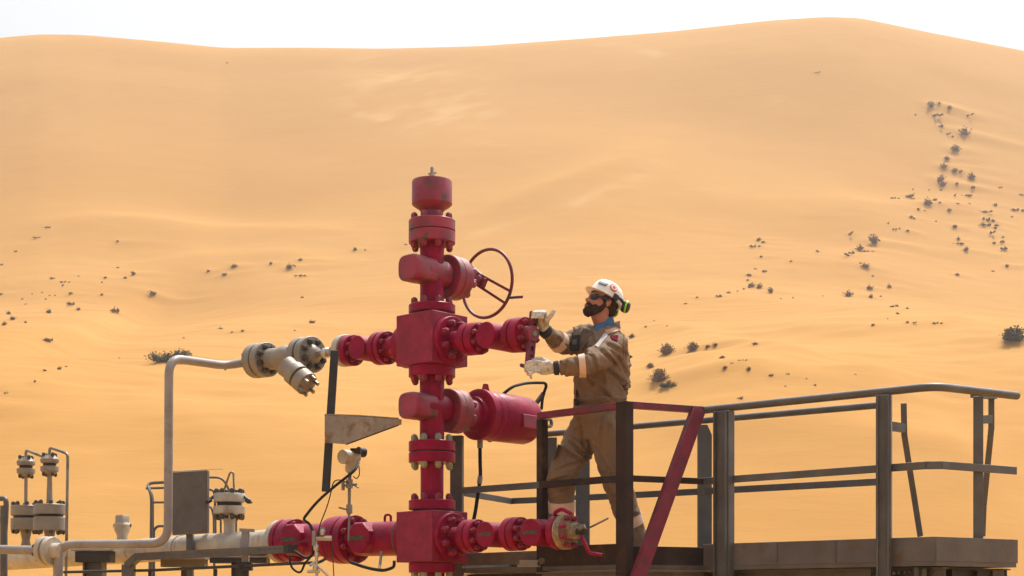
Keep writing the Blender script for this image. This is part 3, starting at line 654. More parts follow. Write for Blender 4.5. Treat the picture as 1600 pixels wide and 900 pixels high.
# lower bonnet and the actuator
c2 = lambda t, py=None: bpt(t, 638 + (0 if py is None else py))
bm = BM(); lathe(bm, c2(0.13), BV, [(0, 33 * px_), (.006, 34.5 * px_), (.13, 34.5 * px_), (.145, 31 * px_), (.165, 27 * px_), (.17, 21 * px_), (.30, 21 * px_)], 48)
bon2 = obj("bonnet", bm, M_redold, tree); nut_ring(bon2, c2(0.275), BV, 27 * px_, 8, *nk, M_nutred, 0.5, cnt)
bm = BM(); p = bpt(0.19, 638); lathe(bm, p - BV * .0, BV, [(0, 34.9 * px_), (.02, 34.9 * px_)], 48); obj("pale_band", bm, M_redold, bon2)
ra = 38.5 / (FP / 10.85)
act = BM(); lathe(act, bpt(0.43, 638), BV, [(0, ra * .80), (.004, ra * .97), (.012, ra * 1.02), (.05, ra * 1.02), (.055, ra * .985), (.075, ra * .985), (.077, ra * .97), (.083, ra * .985), (.14, ra * .985), (.142, ra * .97), (.148, ra * .985),
                                           (.49, ra * .97), (.52, ra * .92), (.545, ra * .8), (.555, ra * .3)], 56)
ac = obj("actuator", act, M_red, tree)
bm = BM(); lathe(bm, bpt(0.36, 638), BV, [(0, ra * .5), (.03, ra * .56), (.035, ra * .68), (.085, ra * .72)], 40); obj("actuator_adapter", bm, M_red, ac)
bm = BM()
cc = bpt(0.80, 638); side = Vector((AV.x, AV.y, 0))
box(bm, cc - Vector((0, 0, 0.03)) + side * (ra * .93), (0.075, 0.02, 0.045), BV, side, Zv); obj("maker_plate", bm, M_redold, ac, bevel=.004)
bm = BM(); cL = bpt(0.52, 638) + Vector((0, 0, ra * .97)); prism(bm, [cL + BV * (-.035), cL + BV * .035, cL + BV * .018 + Zv * .05, cL + BV * (-.018) + Zv * .05], AV * .014); obj("lifting_lug", bm, M_red, ac)
a1 = bpt(0.66, 638) + Zv * ra * .95; a2 = W(846, 640, 11.15)
bm = BM(); sweep(bm, fillet([a1 - Zv * .03, W(800, 604, a1.y), W(824, 598, 11.0), W(856, 598, 11.1), W(848, 618, 11.15), a2], 0.11, 8), 0.011)
obj("control_hose", bm, M_black, ac)
bm = BM(); cyl(bm, W(849, 615, 11.15), W(838, 630, 11.1), 0.017); obj("hose_gland", bm, M_brown, ac)
bm = BM(); sweep(bm, fillet([W(750, 684, 10.72), W(750, 720, 10.72), W(751, 745, 10.7), W(747, 770, 10.72), W(742, 806, 10.75), W(730, 850, 10.75)], 0.1), 0.013); obj("drop_cable", bm, M_black, ac)
bm = BM(); cyl(bm, W(750, 680, 10.72), W(750, 700, 10.72), 0.02); cyl(bm, W(750.5, 744, 10.7), W(749, 756, 10.7), 0.018); obj("cable_gland", bm, M_pipe, ac)
bm = BM(); sweep(bm, fillet([W(762, 684, 10.8), W(762, 689, 10.8), W(768, 690, 10.8), W(770, 684, 10.8)], .02), 0.006); obj("drain_plug", bm, M_brown, ac)

# ---- side arms: (start pixel, end pixel) gives the line of each arm
def arm_pts(lst, S, E): return [on_line(S, E, x) for x in lst]
def aseg(name, S, E, x0, x1, r, m, parent, ch=0.004, seg=40):
    p0, p1 = on_line(S, E, x0), on_line(S, E, x1); bm = BM(); cyl(bm, p0, p1, r, seg=seg, ch=ch); return obj(name, bm, m, parent)
def side_disc(line, px, r, m, parent, plate=True, reach=0.115, run=0.16):
    p = on_line(*line, px); bm = BM()
    lathe(bm, p - BV * reach, BV, [(0, r * .95), (.004, r), (reach + run, r)], 40)
    o = obj("valve_body", bm, m, parent)
    if plate:
        bm = BM(); box(bm, p - BV * (reach + .001), (r * .72, .002, .011), AV, BV, Zv); obj("nameplate", bm, M_plate, o)
    return o
SB = (0.0165, 0.024)      # side nuts
U0, U1 = dirpt(AV, 702, 533), dirpt(AV, 838, 521)
k_ = FP / on_line(U0, U1, 760).y
f = flange(tree, on_line(U0, U1, 702) - AV * .01, AV, 38.5 / k_, .055, M_red); fp = on_line(U0, U1, 702) + AV * .045
nut_ring(f, fp, AV, 27.5 / k_, 8, .024, .042, M_nutred, 0.5, cnt)
aseg("wing_neck", U0, U1, 702, 742, 15 / k_, M_red, tree)
f = aseg("flange", U0, U1, 728.5, 738.5, 25.5 / k_, M_red, tree)
f = aseg("flange", U0, U1, 740, 751, 25.5 / k_, M_red, tree); nut_ring(f, on_line(U0, U1, 751), AV, 19.5 / k_, 8, .0185, .028, M_nutred, 0.5, cnt)
aseg("wing_spool", U0, U1, 745, 803, 16.5 / k_, M_red, tree)
side_disc((U0, U1), 777, 20 / k_, M_red, tree, plate=False)
f = aseg("flange", U0, U1, 800, 808, 26.5 / k_, M_red, tree)
f = aseg("bonnet", U0, U1, 809.5, 822, 26.8 / k_, M_red, tree); nut_ring(f, on_line(U0, U1, 822), AV, 19.5 / k_, 8, .0185, .03, M_nutgreen, 0.5, cnt)
aseg("stem_housing", U0, U1, 820, 835, 12.5 / k_, M_redold, f)
aseg("stem", U0, U1, 833, 837, 4.5 / k_, M_nutgreen, f)
# bar handle the worker turns: two flat cheeks with a grip at each end
hc = on_line(U0, U1, 831.5); kh = FP / hc.y
ha, hs, hu = frame(AV)
tilt = Vector((0, 0, 1)) * math.cos(R(8)) + hs * (1 if hs.x > 0 else -1) * math.sin(R(8))
bm = BM(); pe = ha.cross(tilt).normalized()
for s1 in (-1, 1): bar(bm, hc - tilt * (58 / kh) + pe * s1 * .022, hc + tilt * (34 / kh) + pe * s1 * .022, 0.018, 0.026, up=ha)
for q in (-49, -41, -31, -17, -8, 8, 20, 30): bar(bm, hc + tilt * (q / kh) - pe * .02, hc + tilt * (q / kh) + pe * .02, 0.028, 0.02, up=ha)
bh = obj("bar_handle", bm, M_redrail, tree, bevel=.002)
GRIP_L = hc - tilt * (55 / kh); GRIP_U = hc + tilt * (32 / kh)
bm = BM(); cyl(bm, GRIP_L + pe * .03 * (1 if pe.x > 0 else -1), GRIP_L - pe * .075 * (1 if pe.x > 0 else -1), .012); obj("grip_pin", bm, M_redrail, bh)
bm = BM(); cyl(bm, GRIP_U - pe * .03, GRIP_U + pe * .03, .012); obj("grip_pin", bm, M_redrail, bh)

# left upper arm
L0, L1 = dirpt(AV, 640, 541), dirpt(AV, 530, 549)
def lseg(name, x0, x1, rpx, m, parent=tree, **k):
    kk_ = FP / on_line(L0, L1, (x0 + x1) / 2).y; return aseg(name, L0, L1, x0, x1, rpx / kk_, m, parent, **k)
lseg("wing_neck", 645, 596, 17, M_red)
fb = lseg("flange", 648, 634, 34, M_red)
nut_ring(fb, on_line(L0, L1, 634), -AV, 0.11, 8, .02, .035, M_nutred, 0.5, cnt)
f = lseg("flange", 607, 600, 26, M_red); nut_ring(f, on_line(L0, L1, 607), AV, .088, 8, .0165, .026, M_nutred, 0.5, cnt)
f = lseg("flange", 598.5, 591, 26, M_red)
lseg("wing_spool", 594, 552, 15.5, M_red)
side_disc((L0, L1), 575, 18.5 / 225, M_red, tree, plate=False, reach=.11, run=.08)
f = lseg("flange", 554, 545, 24.3, M_red); nut_ring(f, on_line(L0, L1, 554), AV, .08, 8, .016, .024, M_nutgreen, 0.5, cnt)
lseg("gasket", 545, 543.5, 22, M_green)

# right lower arm
R0, R1 = dirpt(AV, 702, 839), dirpt(AV, 885, 831)
def rseg(name, x0, x1, rpx, m, parent=tree, **k):
    kk_ = FP / on_line(R0, R1, (x0 + x1) / 2).y; return aseg(name, R0, R1, x0, x1, rpx / kk_, m, parent, **k)
f = flange(tree, on_line(R0, R1, 702) - AV * .01, AV, 38.5 / k_, .055, M_red); fp = on_line(R0, R1, 702) + AV * .045
nut_ring(f, fp, AV, 27.5 / k_, 8, .024, .042, M_nutred, 0.5, cnt)
rseg("wing_neck", 702, 745, 15, M_red)
rseg("flange", 729, 738, 26, M_red); f = rseg("flange", 739.5, 748.5, 26, M_red); nut_ring(f, on_line(R0, R1, 748.5), AV, .083, 8, .0185, .028, M_nutred, 0.5, cnt)
rseg("wing_spool", 745, 800, 15, M_red); side_disc((R0, R1), 776, 19.5 / k_, M_red, tree)
rseg("flange", 796, 805, 26.5, M_red); f = rseg("flange", 806.5, 816, 26.5, M_red); nut_ring(f, on_line(R0, R1, 816), AV, .083, 8, .0185, .028, M_nutred, 0.5, cnt)
rseg("wing_spool", 812, 872, 16, M_redold); side_disc((R0, R1), 847, 20.5 / k_, M_red, tree)
rseg("flange", 869, 878, 27.5, M_red); fz = rseg("bonnet", 879.5, 889, 28, M_stain); nut_ring(fz, on_line(R0, R1, 889), AV, .088, 8, .018, .03, M_stainnut, 0.5, cnt)
rseg("stem_housing", 886, 902, 13, M_stain, fz); rseg("stem", 898, 916, 5, M_dark, fz)
# red bent handle on the stem, one end up behind the flange, the other down to the right
e = on_line(R0, R1, 905)
bm = BM(); sweep(bm, fillet([e + Vector((.0, 0, 0)), W(911, 843, e.y - .02), W(921, 864, e.y - .03), W(941, 867, e.y - .04)], .012), .0115, 8)
obj("bar_handle", bm, M_red, tree)
bm = BM(); sweep(bm, fillet([on_line(R0, R1, 876) + Vector((0, .05, .05)), W(866, 801, 9.5), W(878, 795, 9.47), W(893, 803, 9.45)], .02), .013, 8); obj("bar_handle", bm, M_red, tree)
bm = BM(); cyl(bm, W(922, 824, 9.42), W(950, 810, 9.3), .006); cyl(bm, W(905, 826, 9.4), W(914, 822, 9.38), .014); obj("grease_nipple", bm, M_nut, fz)

# left lower arm: two big red gate valves towards the white line
G0, G1 = dirpt(AV, 640, 841), dirpt(AV, 435, 845)
def gseg(name, x0, x1, rpx, m, parent=tree, **k):
    kk_ = FP / on_line(G0, G1, (x0 + x1) / 2).y; return aseg(name, G0, G1, x0, x1, rpx / kk_, m, parent, **k)
gf = gseg("flange", 648, 640, 38, M_red); gseg("gasket", 640, 637, 36.5, M_green)
gseg("wing_spool", 640, 556, 27, M_red)
f = gseg("flange", 556, 545, 38, M_red); nut_ring(f, on_line(G0, G1, 556), AV, .14, 8, .022, .03, M_nutred, 0.5, cnt)
gseg("flange", 543.5, 531, 38, M_red); gseg("flange", 529, 522, 36, M_red)
p = on_line(G0, G1, 590); rg_ = 24.5 / 221
def bigdisc(px, rpx):
    p = on_line(G0, G1, px); r = rpx / (FP / p.y); bm = BM()
    lathe(bm, p - BV * .16, BV, [(0, r * .9), (.012, r), (.3, r)], 8, rot=math.pi / 8); o = obj("valve_body", bm, M_red, tree, bevel=.005)
    bm = BM(); box(bm, p - BV * .1615, (r * .62, .002, .014), AV, BV, Zv); obj("nameplate", bm, M_plate, o)
bigdisc(585, 26); gseg("wing_spool", 530, 455, 26, M_red)
bigdisc(478, 26)
f = gseg("flange", 464, 453, 34, M_red); nut_ring(f, on_line(G0, G1, 464), AV, .13, 8, .02, .028, M_nutred, 0.5, cnt)
gseg("flange", 452, 446, 34.5, M_red); gseg("gasket", 446, 445, 32, M_green)
lug = on_line(G0, G1, 606) + Zv * .115
bm = BM(); sweep(bm, fillet([lug - AV * .03, lug - AV * .03 + Zv * .05, lug + AV * .03 + Zv * .05, lug + AV * .03], .03), .009); obj("lifting_eye", bm, M_red, tree)
rest = obj("nut", cnt[1], M_nutred, tree)
if cnt[0] > 96: tag(rest, None, None, kind='stuff')

# ================================================================== GREY PIPEWORK LEFT OF THE TREE
# upper flow line
S_, E_ = dirpt(AV, 530, 549), dirpt(AV, 395, 564.5)
fl = thing("flow_line", "slim grey riser pipe bending into a flanged strainer at the red wellhead's upper left arm", "pipe", Vector((E_.x, E_.y, 0)))
def fseg(name, x0, x1, rpx, m, parent=fl, **k):
    kk_ = FP / on_line(S_, E_, (x0 + x1) / 2).y; return aseg(name, S_, E_, x0, x1, rpx / kk_, m, parent, **k)
f = fseg("flange", 543.2, 535, 25, M_cream)
fseg("stem", 536, 488, 4.5, M_chrome); fseg("stem_collar", 524, 519, 9, M_nut); fseg("stem_collar", 513, 506, 8, M_chrome)
f = fseg("flange", 489, 480, 28.5, M_greyc); nut_ring(f, on_line(S_, E_, 489), AV, .095, 8, .0225, .03, M_nutdark)
lathe_b = BM(); p = on_line(S_, E_, 489); lathe(lathe_b, p, AV, [(0, .075), (.03, .06), (.05, .03)], 28); obj("packing_cap", lathe_b, M_greyc, f)
f2 = fseg("flange", 477.5, 469, 28.5, M_greyc); nut_ring(f2, on_line(S_, E_, 469), -AV, .095, 8, .0225, .03, M_nutdark)
fseg("gasket", 480.2, 477.3, 24, M_dark)
vb = fseg("strainer_body", 472, 418, 17, M_greyc)
bm = BM(); lathe(bm, on_line(S_, E_, 458), -AV, [(0, .075), (.08, .095), (.17, .08)], 28); obj("belly", bm, M_greyc, vb)
kb = FP / 10.95
br0 = W(447, 572, 10.95); br1 = W(483, 603, 10.84); bd = (br1 - br0); BL = bd.length; bd.normalize()
bm = BM(); lathe(bm, br0, bd, [(0, 17 / kb), (BL * .55, 15 / kb)], 28); obj("branch", bm, M_greyc, vb)
bf = flange(vb, br0 + bd * BL * .30, bd, 19 / kb, BL * .25, M_greyc, "branch_flange")
bf2 = flange(vb, br0 + bd * BL * .62, bd, 19 / kb, BL * .30, M_greyc, "branch_flange")
bm = BM(); cyl(bm, br0 + bd * BL * .5, br0 + bd * BL * .66, 15 / kb); obj("gasket", bm, M_dark, vb)
o0 = root_origin(fl); a3, s3, u3 = frame(bd)
for i in range(6):
    an = 2 * math.pi * (i + .5) / 6; cpt = br0 + bd * BL * .9 + (s3 * math.cos(an) + u3 * math.sin(an)) * 14.5 / kb
    bm = BM(); cyl(bm, cpt - bd * .0, cpt + bd * .045, .014, seg=8); obj("stud", bm, M_nut, vb)
f3 = fseg("flange", 419, 410, 27, M_greyc); nut_ring(f3, on_line(S_, E_, 419), AV, .093, 8, .0225, .03, M_nutdark)
fseg("gasket", 410.2, 407.8, 23, M_dark)
f4 = fseg("flange", 408, 398, 27, M_greyc); nut_ring(f4, on_line(S_, E_, 398), -AV, .093, 8, .0225, .03, M_nutdark)
fseg("neck", 399, 390, 11, M_greyc)
q0 = on_line(S_, E_, 395); dq = q0.y
D1 = 11.05
path = [q0, W(352, 571.5, dq - .02), W(264, 559, D1), W(262.5, 849, D1), W(90, 851, D1 + .25), W(88, 912, D1 + .25)]
path[-1].z = 0.0
sp = fillet(path, .13, 9)
bm = BM(); sweep(bm, sp, 6.8 / 216, 20); obj("pipe", bm, M_pipe, fl)
# weld beads
for (x, y, d0) in ((352, 571.5, dq - .02),):
    c0 = W(x, y, d0); bm = BM(); cyl(bm, c0 + Vector((-.006, 0, 0)), c0 + Vector((.006, 0, 0)), 7.6 / 216, seg=20); obj("weld_bead", bm, M_pipe, fl)

# small pipe with a bolted flange pair at the lower left
sl = thing("side_pipe", "short grey pipe with a bolted flange pair entering from the left edge", "pipe", Vector((-3.4, 11.4, 0)))
s0, s1 = W(-60, 857, 11.7), W(100, 861, 11.25)
bm = BM(); cyl(bm, s0, on_line(s0, s1, 62), 7 / 208, seg=20); obj("pipe", bm, M_pipe, sl)
dd = (s1 - s0).normalized()
ffa = flange(sl, on_line(s0, s1, 67), dd, 22 / 210, .045, M_cream); nut_ring(ffa, on_line(s0, s1, 67), -dd, .075, 8, .017, .032, M_nutdark)
flange(sl, on_line(s0, s1, 77), dd, 22 / 210, .045, M_cream)
bm = BM(); cyl(bm, on_line(s0, s1, 76), on_line(s0, s1, 78.5), 18 / 210); obj("gasket", bm, M_dark, sl)
bm = BM(); cyl(bm, on_line(s0, s1, 83), on_line(s0, s1, 96), 12 / 210); obj("neck", bm, M_cream, sl)
bm = BM(); c9 = on_line(s0, s1, 92); cyl(bm, Vector((c9.x, c9.y, 0)), c9, .03); obj("pipe_leg", bm, M_pipe, sl)
bm = BM(); lathe(bm, on_line(s0, s1, 58), dd, [(0, 7 / 208), (.06, 13 / 208)], 24); obj("reducer", bm, M_cream, sl)

# big cream production line going away to the left
PL0, PL1 = dirpt(AV, 445, 846), dirpt(AV, 60, 871)
pl = thing("production_pipeline", "thick cream pipe running left from the lower red valves past the supports", "pipeline", Vector((PL0.x, PL0.y, 0)))
wdir = (PL1 - PL0).normalized(); far = PL0 + wdir * 9
flange(pl, on_line(PL0, PL1, 445), wdir, 34.5 / 214, .05, M_cream)
bm = BM(); lathe(bm, on_line(PL0, PL1, 440), wdir, [(0, .13), (.12, .1)], 32); obj("neck", bm, M_cream, pl)
bm = BM(); cyl(bm, on_line(PL0, PL1, 438), far, 20.5 / 212, seg=32); obj("pipe", bm, M_cream, pl)
for x in (283, 392):
    c0 = on_line(PL0, PL1, x); bm = BM(); cyl(bm, c0 - wdir * .008, c0 + wdir * .008, 21.5 / 211, seg=32); obj("weld_seam", bm, M_pipe, pl)
# tee with a big bolted blind flange
t0 = on_line(PL0, PL1, 358.5); kt = FP / t0.y
def tz(py): return Vector((t0.x, t0.y, EYE + (HZ - py) / kt))
bm = BM(); lathe(bm, tz(848), Zv, [(0, 14 / kt), (14 / kt, 9 / kt), (28 / kt, 8.5 / kt), (38 / kt, 10 / kt)], 24); obj("tee_stem", bm, M_cream, pl)
bfl = BM(); lathe(bfl, tz(804), Zv, [(0, 22 / kt), (2 / kt, 25 / kt), (12 / kt, 25 / kt), (13 / kt, 24 / kt)], 36); f5 = obj("blind_flange", bfl, M_cream, pl)
nut_ring(f5, tz(804), NZ, 20 / kt, 8, 4.2 / kt, 7 / kt, M_nutdark)
bm = BM(); cyl(bm, tz(792), tz(784), 19 / kt); obj("gasket", bm, M_dark, pl)
bm = BM(); lathe(bm, tz(785), Zv, [(0, 23 / kt), (1 / kt, 24.5 / kt), (12 / kt, 24.5 / kt), (14 / kt, 23 / kt)], 36); f6 = obj("blind_flange", bm, M_cream, pl)
nut_ring(f6, tz(771), Zv, 20 / kt, 8, 4.2 / kt, 6 / kt, M_nutdark)
for sx in (-1, 1):
    bm = BM(); cyl(bm, tz(779) + Vector((sx * 22 / kt, -.02, .02)), tz(786) + Vector((sx * 36 / kt, -.05, 0)), .012); cyl(bm, tz(781) + Vector((sx * 28 / kt, -.03, .0)), tz(784.5) + Vector((sx * 33 / kt, -.05, 0)), .021, seg=6)
    obj("clamp_bolt", bm, M_nutdark, f6)
bm = BM(); sweep(bm, fillet([tz(771) + Vector((-.05, 0, 0)), tz(738) + Vector((.005, 0, 0)), tz(738) + Vector((.03, 0, 0)), tz(768) + Vector((.035, 0, 0))], .02, 4), .008, 8); obj("lifting_sling", bm, M_nut, pl)

# bleed cap valve on the far line
t1 = on_line(PL0, PL1, 191); k1 = FP / t1.y
def cz(py, dx=0): return Vector((t1.x + dx, t1.y, EYE + (HZ - py) / k1))
bv = thing("bleed_valve", "small cream hex-capped fitting standing on the thick pipe beside the grey riser", "valve", Vector((t1.x, t1.y, cz(852).z)))
bm = BM(); lathe(bm, cz(851), Zv, [(0, 9 / k1), (14 / k1, 8 / k1), (22 / k1, 12 / k1), (31 / k1, 13.5 / k1), (35 / k1, 11 / k1)], 24); obj("bulb", bm, M_cream, bv)
bm = BM(); lathe(bm, cz(817), Zv, [(0, 12 / k1), (10 / k1, 12 / k1), (12 / k1, 10.5 / k1)], 6, rot=.3); obj("hex_cap", bm, M_cream, bv)
for s1 in (-1, 1):
    bm = BM(); lathe(bm, cz(821, s1 * 9 / k1), Vector((s1, -.3, 0)), [(0, .014), (5 / k1, .014)], 8); obj("plug", bm, M_dark, bv)

# twin relief stacks
def stack(cx, base_py, f_lo, f_mid, f_hi, rl, stem_r, su, su1, rt, dpt, lab, name="relief_stack"):
    kk2 = FP / dpt
    def z(py, dx=0): p = W(cx, py, dpt); p.x += dx; return p
    o = thing(name, lab, "valve", Vector((z(0).x, dpt, z(base_py).z)), "twin flanged relief stacks")
    bm = BM(); lathe(bm, z(base_py), Zv, [(0, stem_r[0] / kk2), ((base_py - f_lo) * .55 / kk2, stem_r[1] / kk2), ((base_py - f_lo) / kk2, stem_r[2] / kk2)], 24); obj("stem", bm, M_greyc, o)
    for (a, b, n, side) in ((f_lo, f_mid + 2, 1, NZ), (f_mid - 2, f_hi, 1, Zv)):
        bm = BM(); lathe(bm, z(a), Zv, [(0, (rl - 1) / kk2), (1 / kk2, rl / kk2), ((a - b - 1) / kk2, rl / kk2), ((a - b) / kk2, (rl - 1) / kk2)], 32); f = obj("flange", bm, M_greyc if side == NZ else M_greyc, o)
        nut_ring(f, z(a) if side == NZ else z(b), side, (rl - 4) / kk2, 8, 3.2 / kk2, 5 / kk2, M_nutdark)
    bm = BM(); cyl(bm, z(f_mid + 2.2), z(f_mid - 2.2), (rl - 4) / kk2); obj("gasket", bm, M_dark, o)
    bm = BM(); cyl(bm, z(f_hi), z(su), stem_r[3] / kk2, stem_r[4] / kk2); obj("riser", bm, M_greyc, o)
    h = (su - su1)
    for (a, b, side) in ((su, su - h * .43, NZ), (su - h * .57, su1, Zv)):
        bm = BM(); pr = [(0, (rt - 6) / kk2), ((a - b) * .4 / kk2, rt / kk2), ((a - b) * .9 / kk2, rt / kk2), ((a - b) / kk2, (rt - 3) / kk2)]
        if side == Zv: pr = [(0, (rt - 1.5) / kk2), ((a - b) * .15 / kk2, rt / kk2), ((a - b) * .5 / kk2, rt / kk2), ((a - b) / kk2, (rt - 6) / kk2)]
        lathe(bm, z(a), Zv, pr, 28); f = obj("small_flange", bm, M_greyc, o)
        nut_ring(f, z(a + (-2 if side == NZ else 0)) if side == NZ else z(b + 2), side, (rt - 4) / kk2, 4, 2.8 / kk2, 4.5 / kk2, M_nutdark)
    bm = BM(); cyl(bm, z(su - h * .44), z(su - h * .56), (rt - 4) / kk2); obj("gasket", bm, M_dark, o)
    return o, z, kk2
st1, z1, ks1 = stack(40.5, 864, 828, 808, 790, 23, (10, 6, 9, 2.6, 2.6), 744, 715, 14, 12.3, "left flanged relief stack with the thinner riser, at the lower left")
st2, z2, ks2 = stack(77.5, 852, 829, 806, 788, 24.5, (9, 7, 9, 5, 3.6), 741, 711, 14, 12.0, "right flanged relief stack with a tall outlet tube bent down beside it")
bm = BM(); sweep(bm, fillet([z1(716), z1(703), W(66, 713, 12.1)], .035), 2.2 / ks1, 10); obj("outlet_tube", bm, M_nut, st1)
bm = BM(); sweep(bm, fillet([z2(712), z2(699), W(106, 709, 11.9), W(103, 905, 11.9)], .035), 2.3 / ks2, 10); obj("outlet_tube", bm, M_nut, st2)

# far-left handrail end
hr = thing("guard_rail", "grey guard rail end with rounded top cut by the left edge", "railing", W(6, 900, 12.6))
bm = BM(); sweep(bm, fillet([W(-80, 779, 12.9), W(9, 779, 12.6), W(10, 790, 12.6), W(5, 880, 12.6)], .05), .022, 10); obj("top_rail", bm, M_steel, hr)
bm = BM(); gp = W(6, 790, 12.6); cyl(bm, Vector((gp.x, gp.y, 0)), gp, .03); obj("post", bm, M_steel, hr)
bm = BM(); cyl(bm, W(-80, 811, 12.9), W(8, 811, 12.6), .02); obj("mid_rail", bm, M_steel, hr)

# pipe supports
def support(cx, dpt, pyt, pyb, halfw, colw, lab):
    o = thing("pipe_support", lab, "support", Vector((W(cx, 0, dpt).x, dpt, 0)), "steel supports under the pipework")
    bm = BM(); c0 = W(cx, (pyt + pyb) / 2, dpt); box(bm, c0, (halfw * dpt / FP, .09, (pyb - pyt) / 2 * dpt / FP)); obj("saddle", bm, M_dark, o, bevel=.004)
    bm = BM(); c1 = W(cx - 1, pyb, dpt); w = colw * dpt / FP
    for s1 in (-1, 1): box(bm, Vector((c1.x + s1 * w * .93, c1.y, c1.z / 2)), (w * .08, .07, c1.z / 2))
    box(bm, Vector((c1.x, c1.y, c1.z / 2)), (w * .9, .005, c1.z / 2)); obj("column", bm, M_steel, o)
    bm = BM(); box(bm, Vector((c0.x, c0.y - .0, c0.z + (pyb - pyt) / 2 * dpt / FP + .008)), ((halfw + 6) * dpt / FP, .1, .006)); obj("bearing_plate", bm, M_pipe, o)
support(149, 12.25, 862, 879, 27, 15, "dark saddle support under the thick pipe, next to the pipe's downward bend")
support(375, 11.5, 872, 880, 44, 10, "low dark support beam under the thick pipe near the red valves")

# cable tray
ct = thing("cable_tray", "long grey slotted cable tray running in front of the thick pipe", "cable tray", W(330, 870, 10.9))
t_a, t_b = W(212, 870, 11.3), W(452, 858, 10.55)
bm = BM(); dtr = (t_b - t_a).normalized(); up = Zv
bar(bm, t_a, t_b, .09, .006); bar(bm, t_a + Zv * .0 + Vector((.0, -.045, .0)), t_b + Vector((0, -.045, 0)), .005, .052); bar(bm, t_a + Vector((.0, .045, .0)), t_b + Vector((0, .045, 0)), .005, .052)
obj("channel", bm, M_steel, ct)
bm = BM()
for i in range(6):
    p = t_b - dtr * (.03 + .045 * i) + Vector((0, -.0485, .004)); bar(bm, p - dtr * .012, p + dtr * .012, .003, .009)
obj("slots", bm, M_dark, ct)
bm = BM(); bar(bm, t_a + dtr * .02, W(200, 884, 11.3), .09, .05); bar(bm, W(201, 882, 11.3), Vector((W(201, 882, 11.3).x, 11.3, .02)), .09, .06); obj("drop_channel", bm, M_steel, ct)
bm = BM(); bar(bm, t_b - dtr * .01, t_b + dtr * .03, .1, .06); obj("end_clip", bm, M_dark, ct)
# strut bracket through the tray
ub = thing("strut_bracket", "grey upright strut clamping the tray and conduit next to the red valves", "bracket", W(383, 892, 10.75))
bm = BM(); bar(bm, W(383.5, 826, 10.8), W(383.5, 880, 10.8), .05, .045); ob = obj("strut", bm, M_pipe, ub, bevel=.003)
bm = BM(); bar(bm, W(375, 828, 10.8), W(397, 829, 10.8), .06, .02); obj("top_plate", bm, M_pipe, ub)
bm = BM(); box(bm, W(383, 885, 10.78), (.05, .035, .03)); cyl(bm, W(374, 882, 10.75), W(374, 890, 10.75), .015); obj("clamp", bm, M_dark, ub)
bm = BM(); bar(bm, W(384, 890, 10.8), Vector((W(384, 0, 10.8).x, 10.8, 0)), .04, .04); obj("foot", bm, M_dark, ub)
bx = thing("olive_box", "small olive metal box hanging under the cable tray below the grey panel", "box", W(288, 886, 11.2))
bm = BM(); box(bm, W(288, 879.5, 11.25), (34 * 11.25 / FP, .07, 6.5 * 11.25 / FP)); obj("box_body", bm, M_olive, bx, bevel=.003)
bm = BM(); box(bm, W(288, 873.2, 11.25), (36 * 11.25 / FP, .08, 1.2 * 11.25 / FP)); obj("lid", bm, M_pipe, bx)
bm = BM(); bar(bm, W(288, 885, 11.25), Vector((W(288, 0, 11.25).x, 11.25, 0)), .04, .04); obj("post", bm, M_dark, bx)
cd = thing("conduit", "thin dark conduit running level below the tray to the sampling fittings", "conduit", W(240, 890, 10.9))
bm = BM(); sweep(bm, fillet([W(100, 894, 11.6), W(240, 891, 11.2), W(500, 878.5, 10.4), W(510, 872, 10.4)], .05), .0105, 8); obj("tube", bm, M_dark, cd)
bm = BM(); p = W(337, 889, 11); cyl(bm, Vector((p.x, p.y, 0)), p, .012); obj("stake", bm, M_dark, cd)
bm = BM(); p = W(234, 889, 11.25); cyl(bm, Vector((p.x, p.y, 0)), p, .012); obj("stake", bm, M_dark, cd)

# grey panel and the caged ladder behind it
pn = thing("sheet_screen", "tall brownish grey sheet panel with a curled top edge, behind the riser pipe", "panel", W(297, 835, 11.9))
dpn = 11.9
bm = BM(); prism(bm, [W(269, 738, dpn), W(323, 735, dpn - .15), W(323, 833, dpn - .15), W(269, 836, dpn)], Vector((.01, .035, 0))); obj("sheet", bm, M_panel, pn, bevel=.003)
bm = BM(); prism(bm, [W(269, 737.5, dpn), W(323, 734.5, dpn - .15), W(348, 733.5, dpn + .15), W(300, 735, dpn + .3)], Vector((0, 0, .006))); obj("top_sheet", bm, M_pipe, pn)
bm = BM(); p = W(297, 835, dpn); bar(bm, p, Vector((p.x, p.y, 0)), .05, .05); obj("post", bm, M_steel, pn)
bm = BM(); prism(bm, [W(322.4, 735, dpn - .15), W(325.5, 737, dpn + .05), W(325.5, 832, dpn + .05), W(322.4, 833, dpn - .15)], Vector((.008, 0, 0))); obj("side_return", bm, M_panel, pn)
ld = thing("caged_ladder", "thin caged ladder hoops showing on both sides of the grey panel", "ladder", W(262, 900, 13))
D2 = 13.2
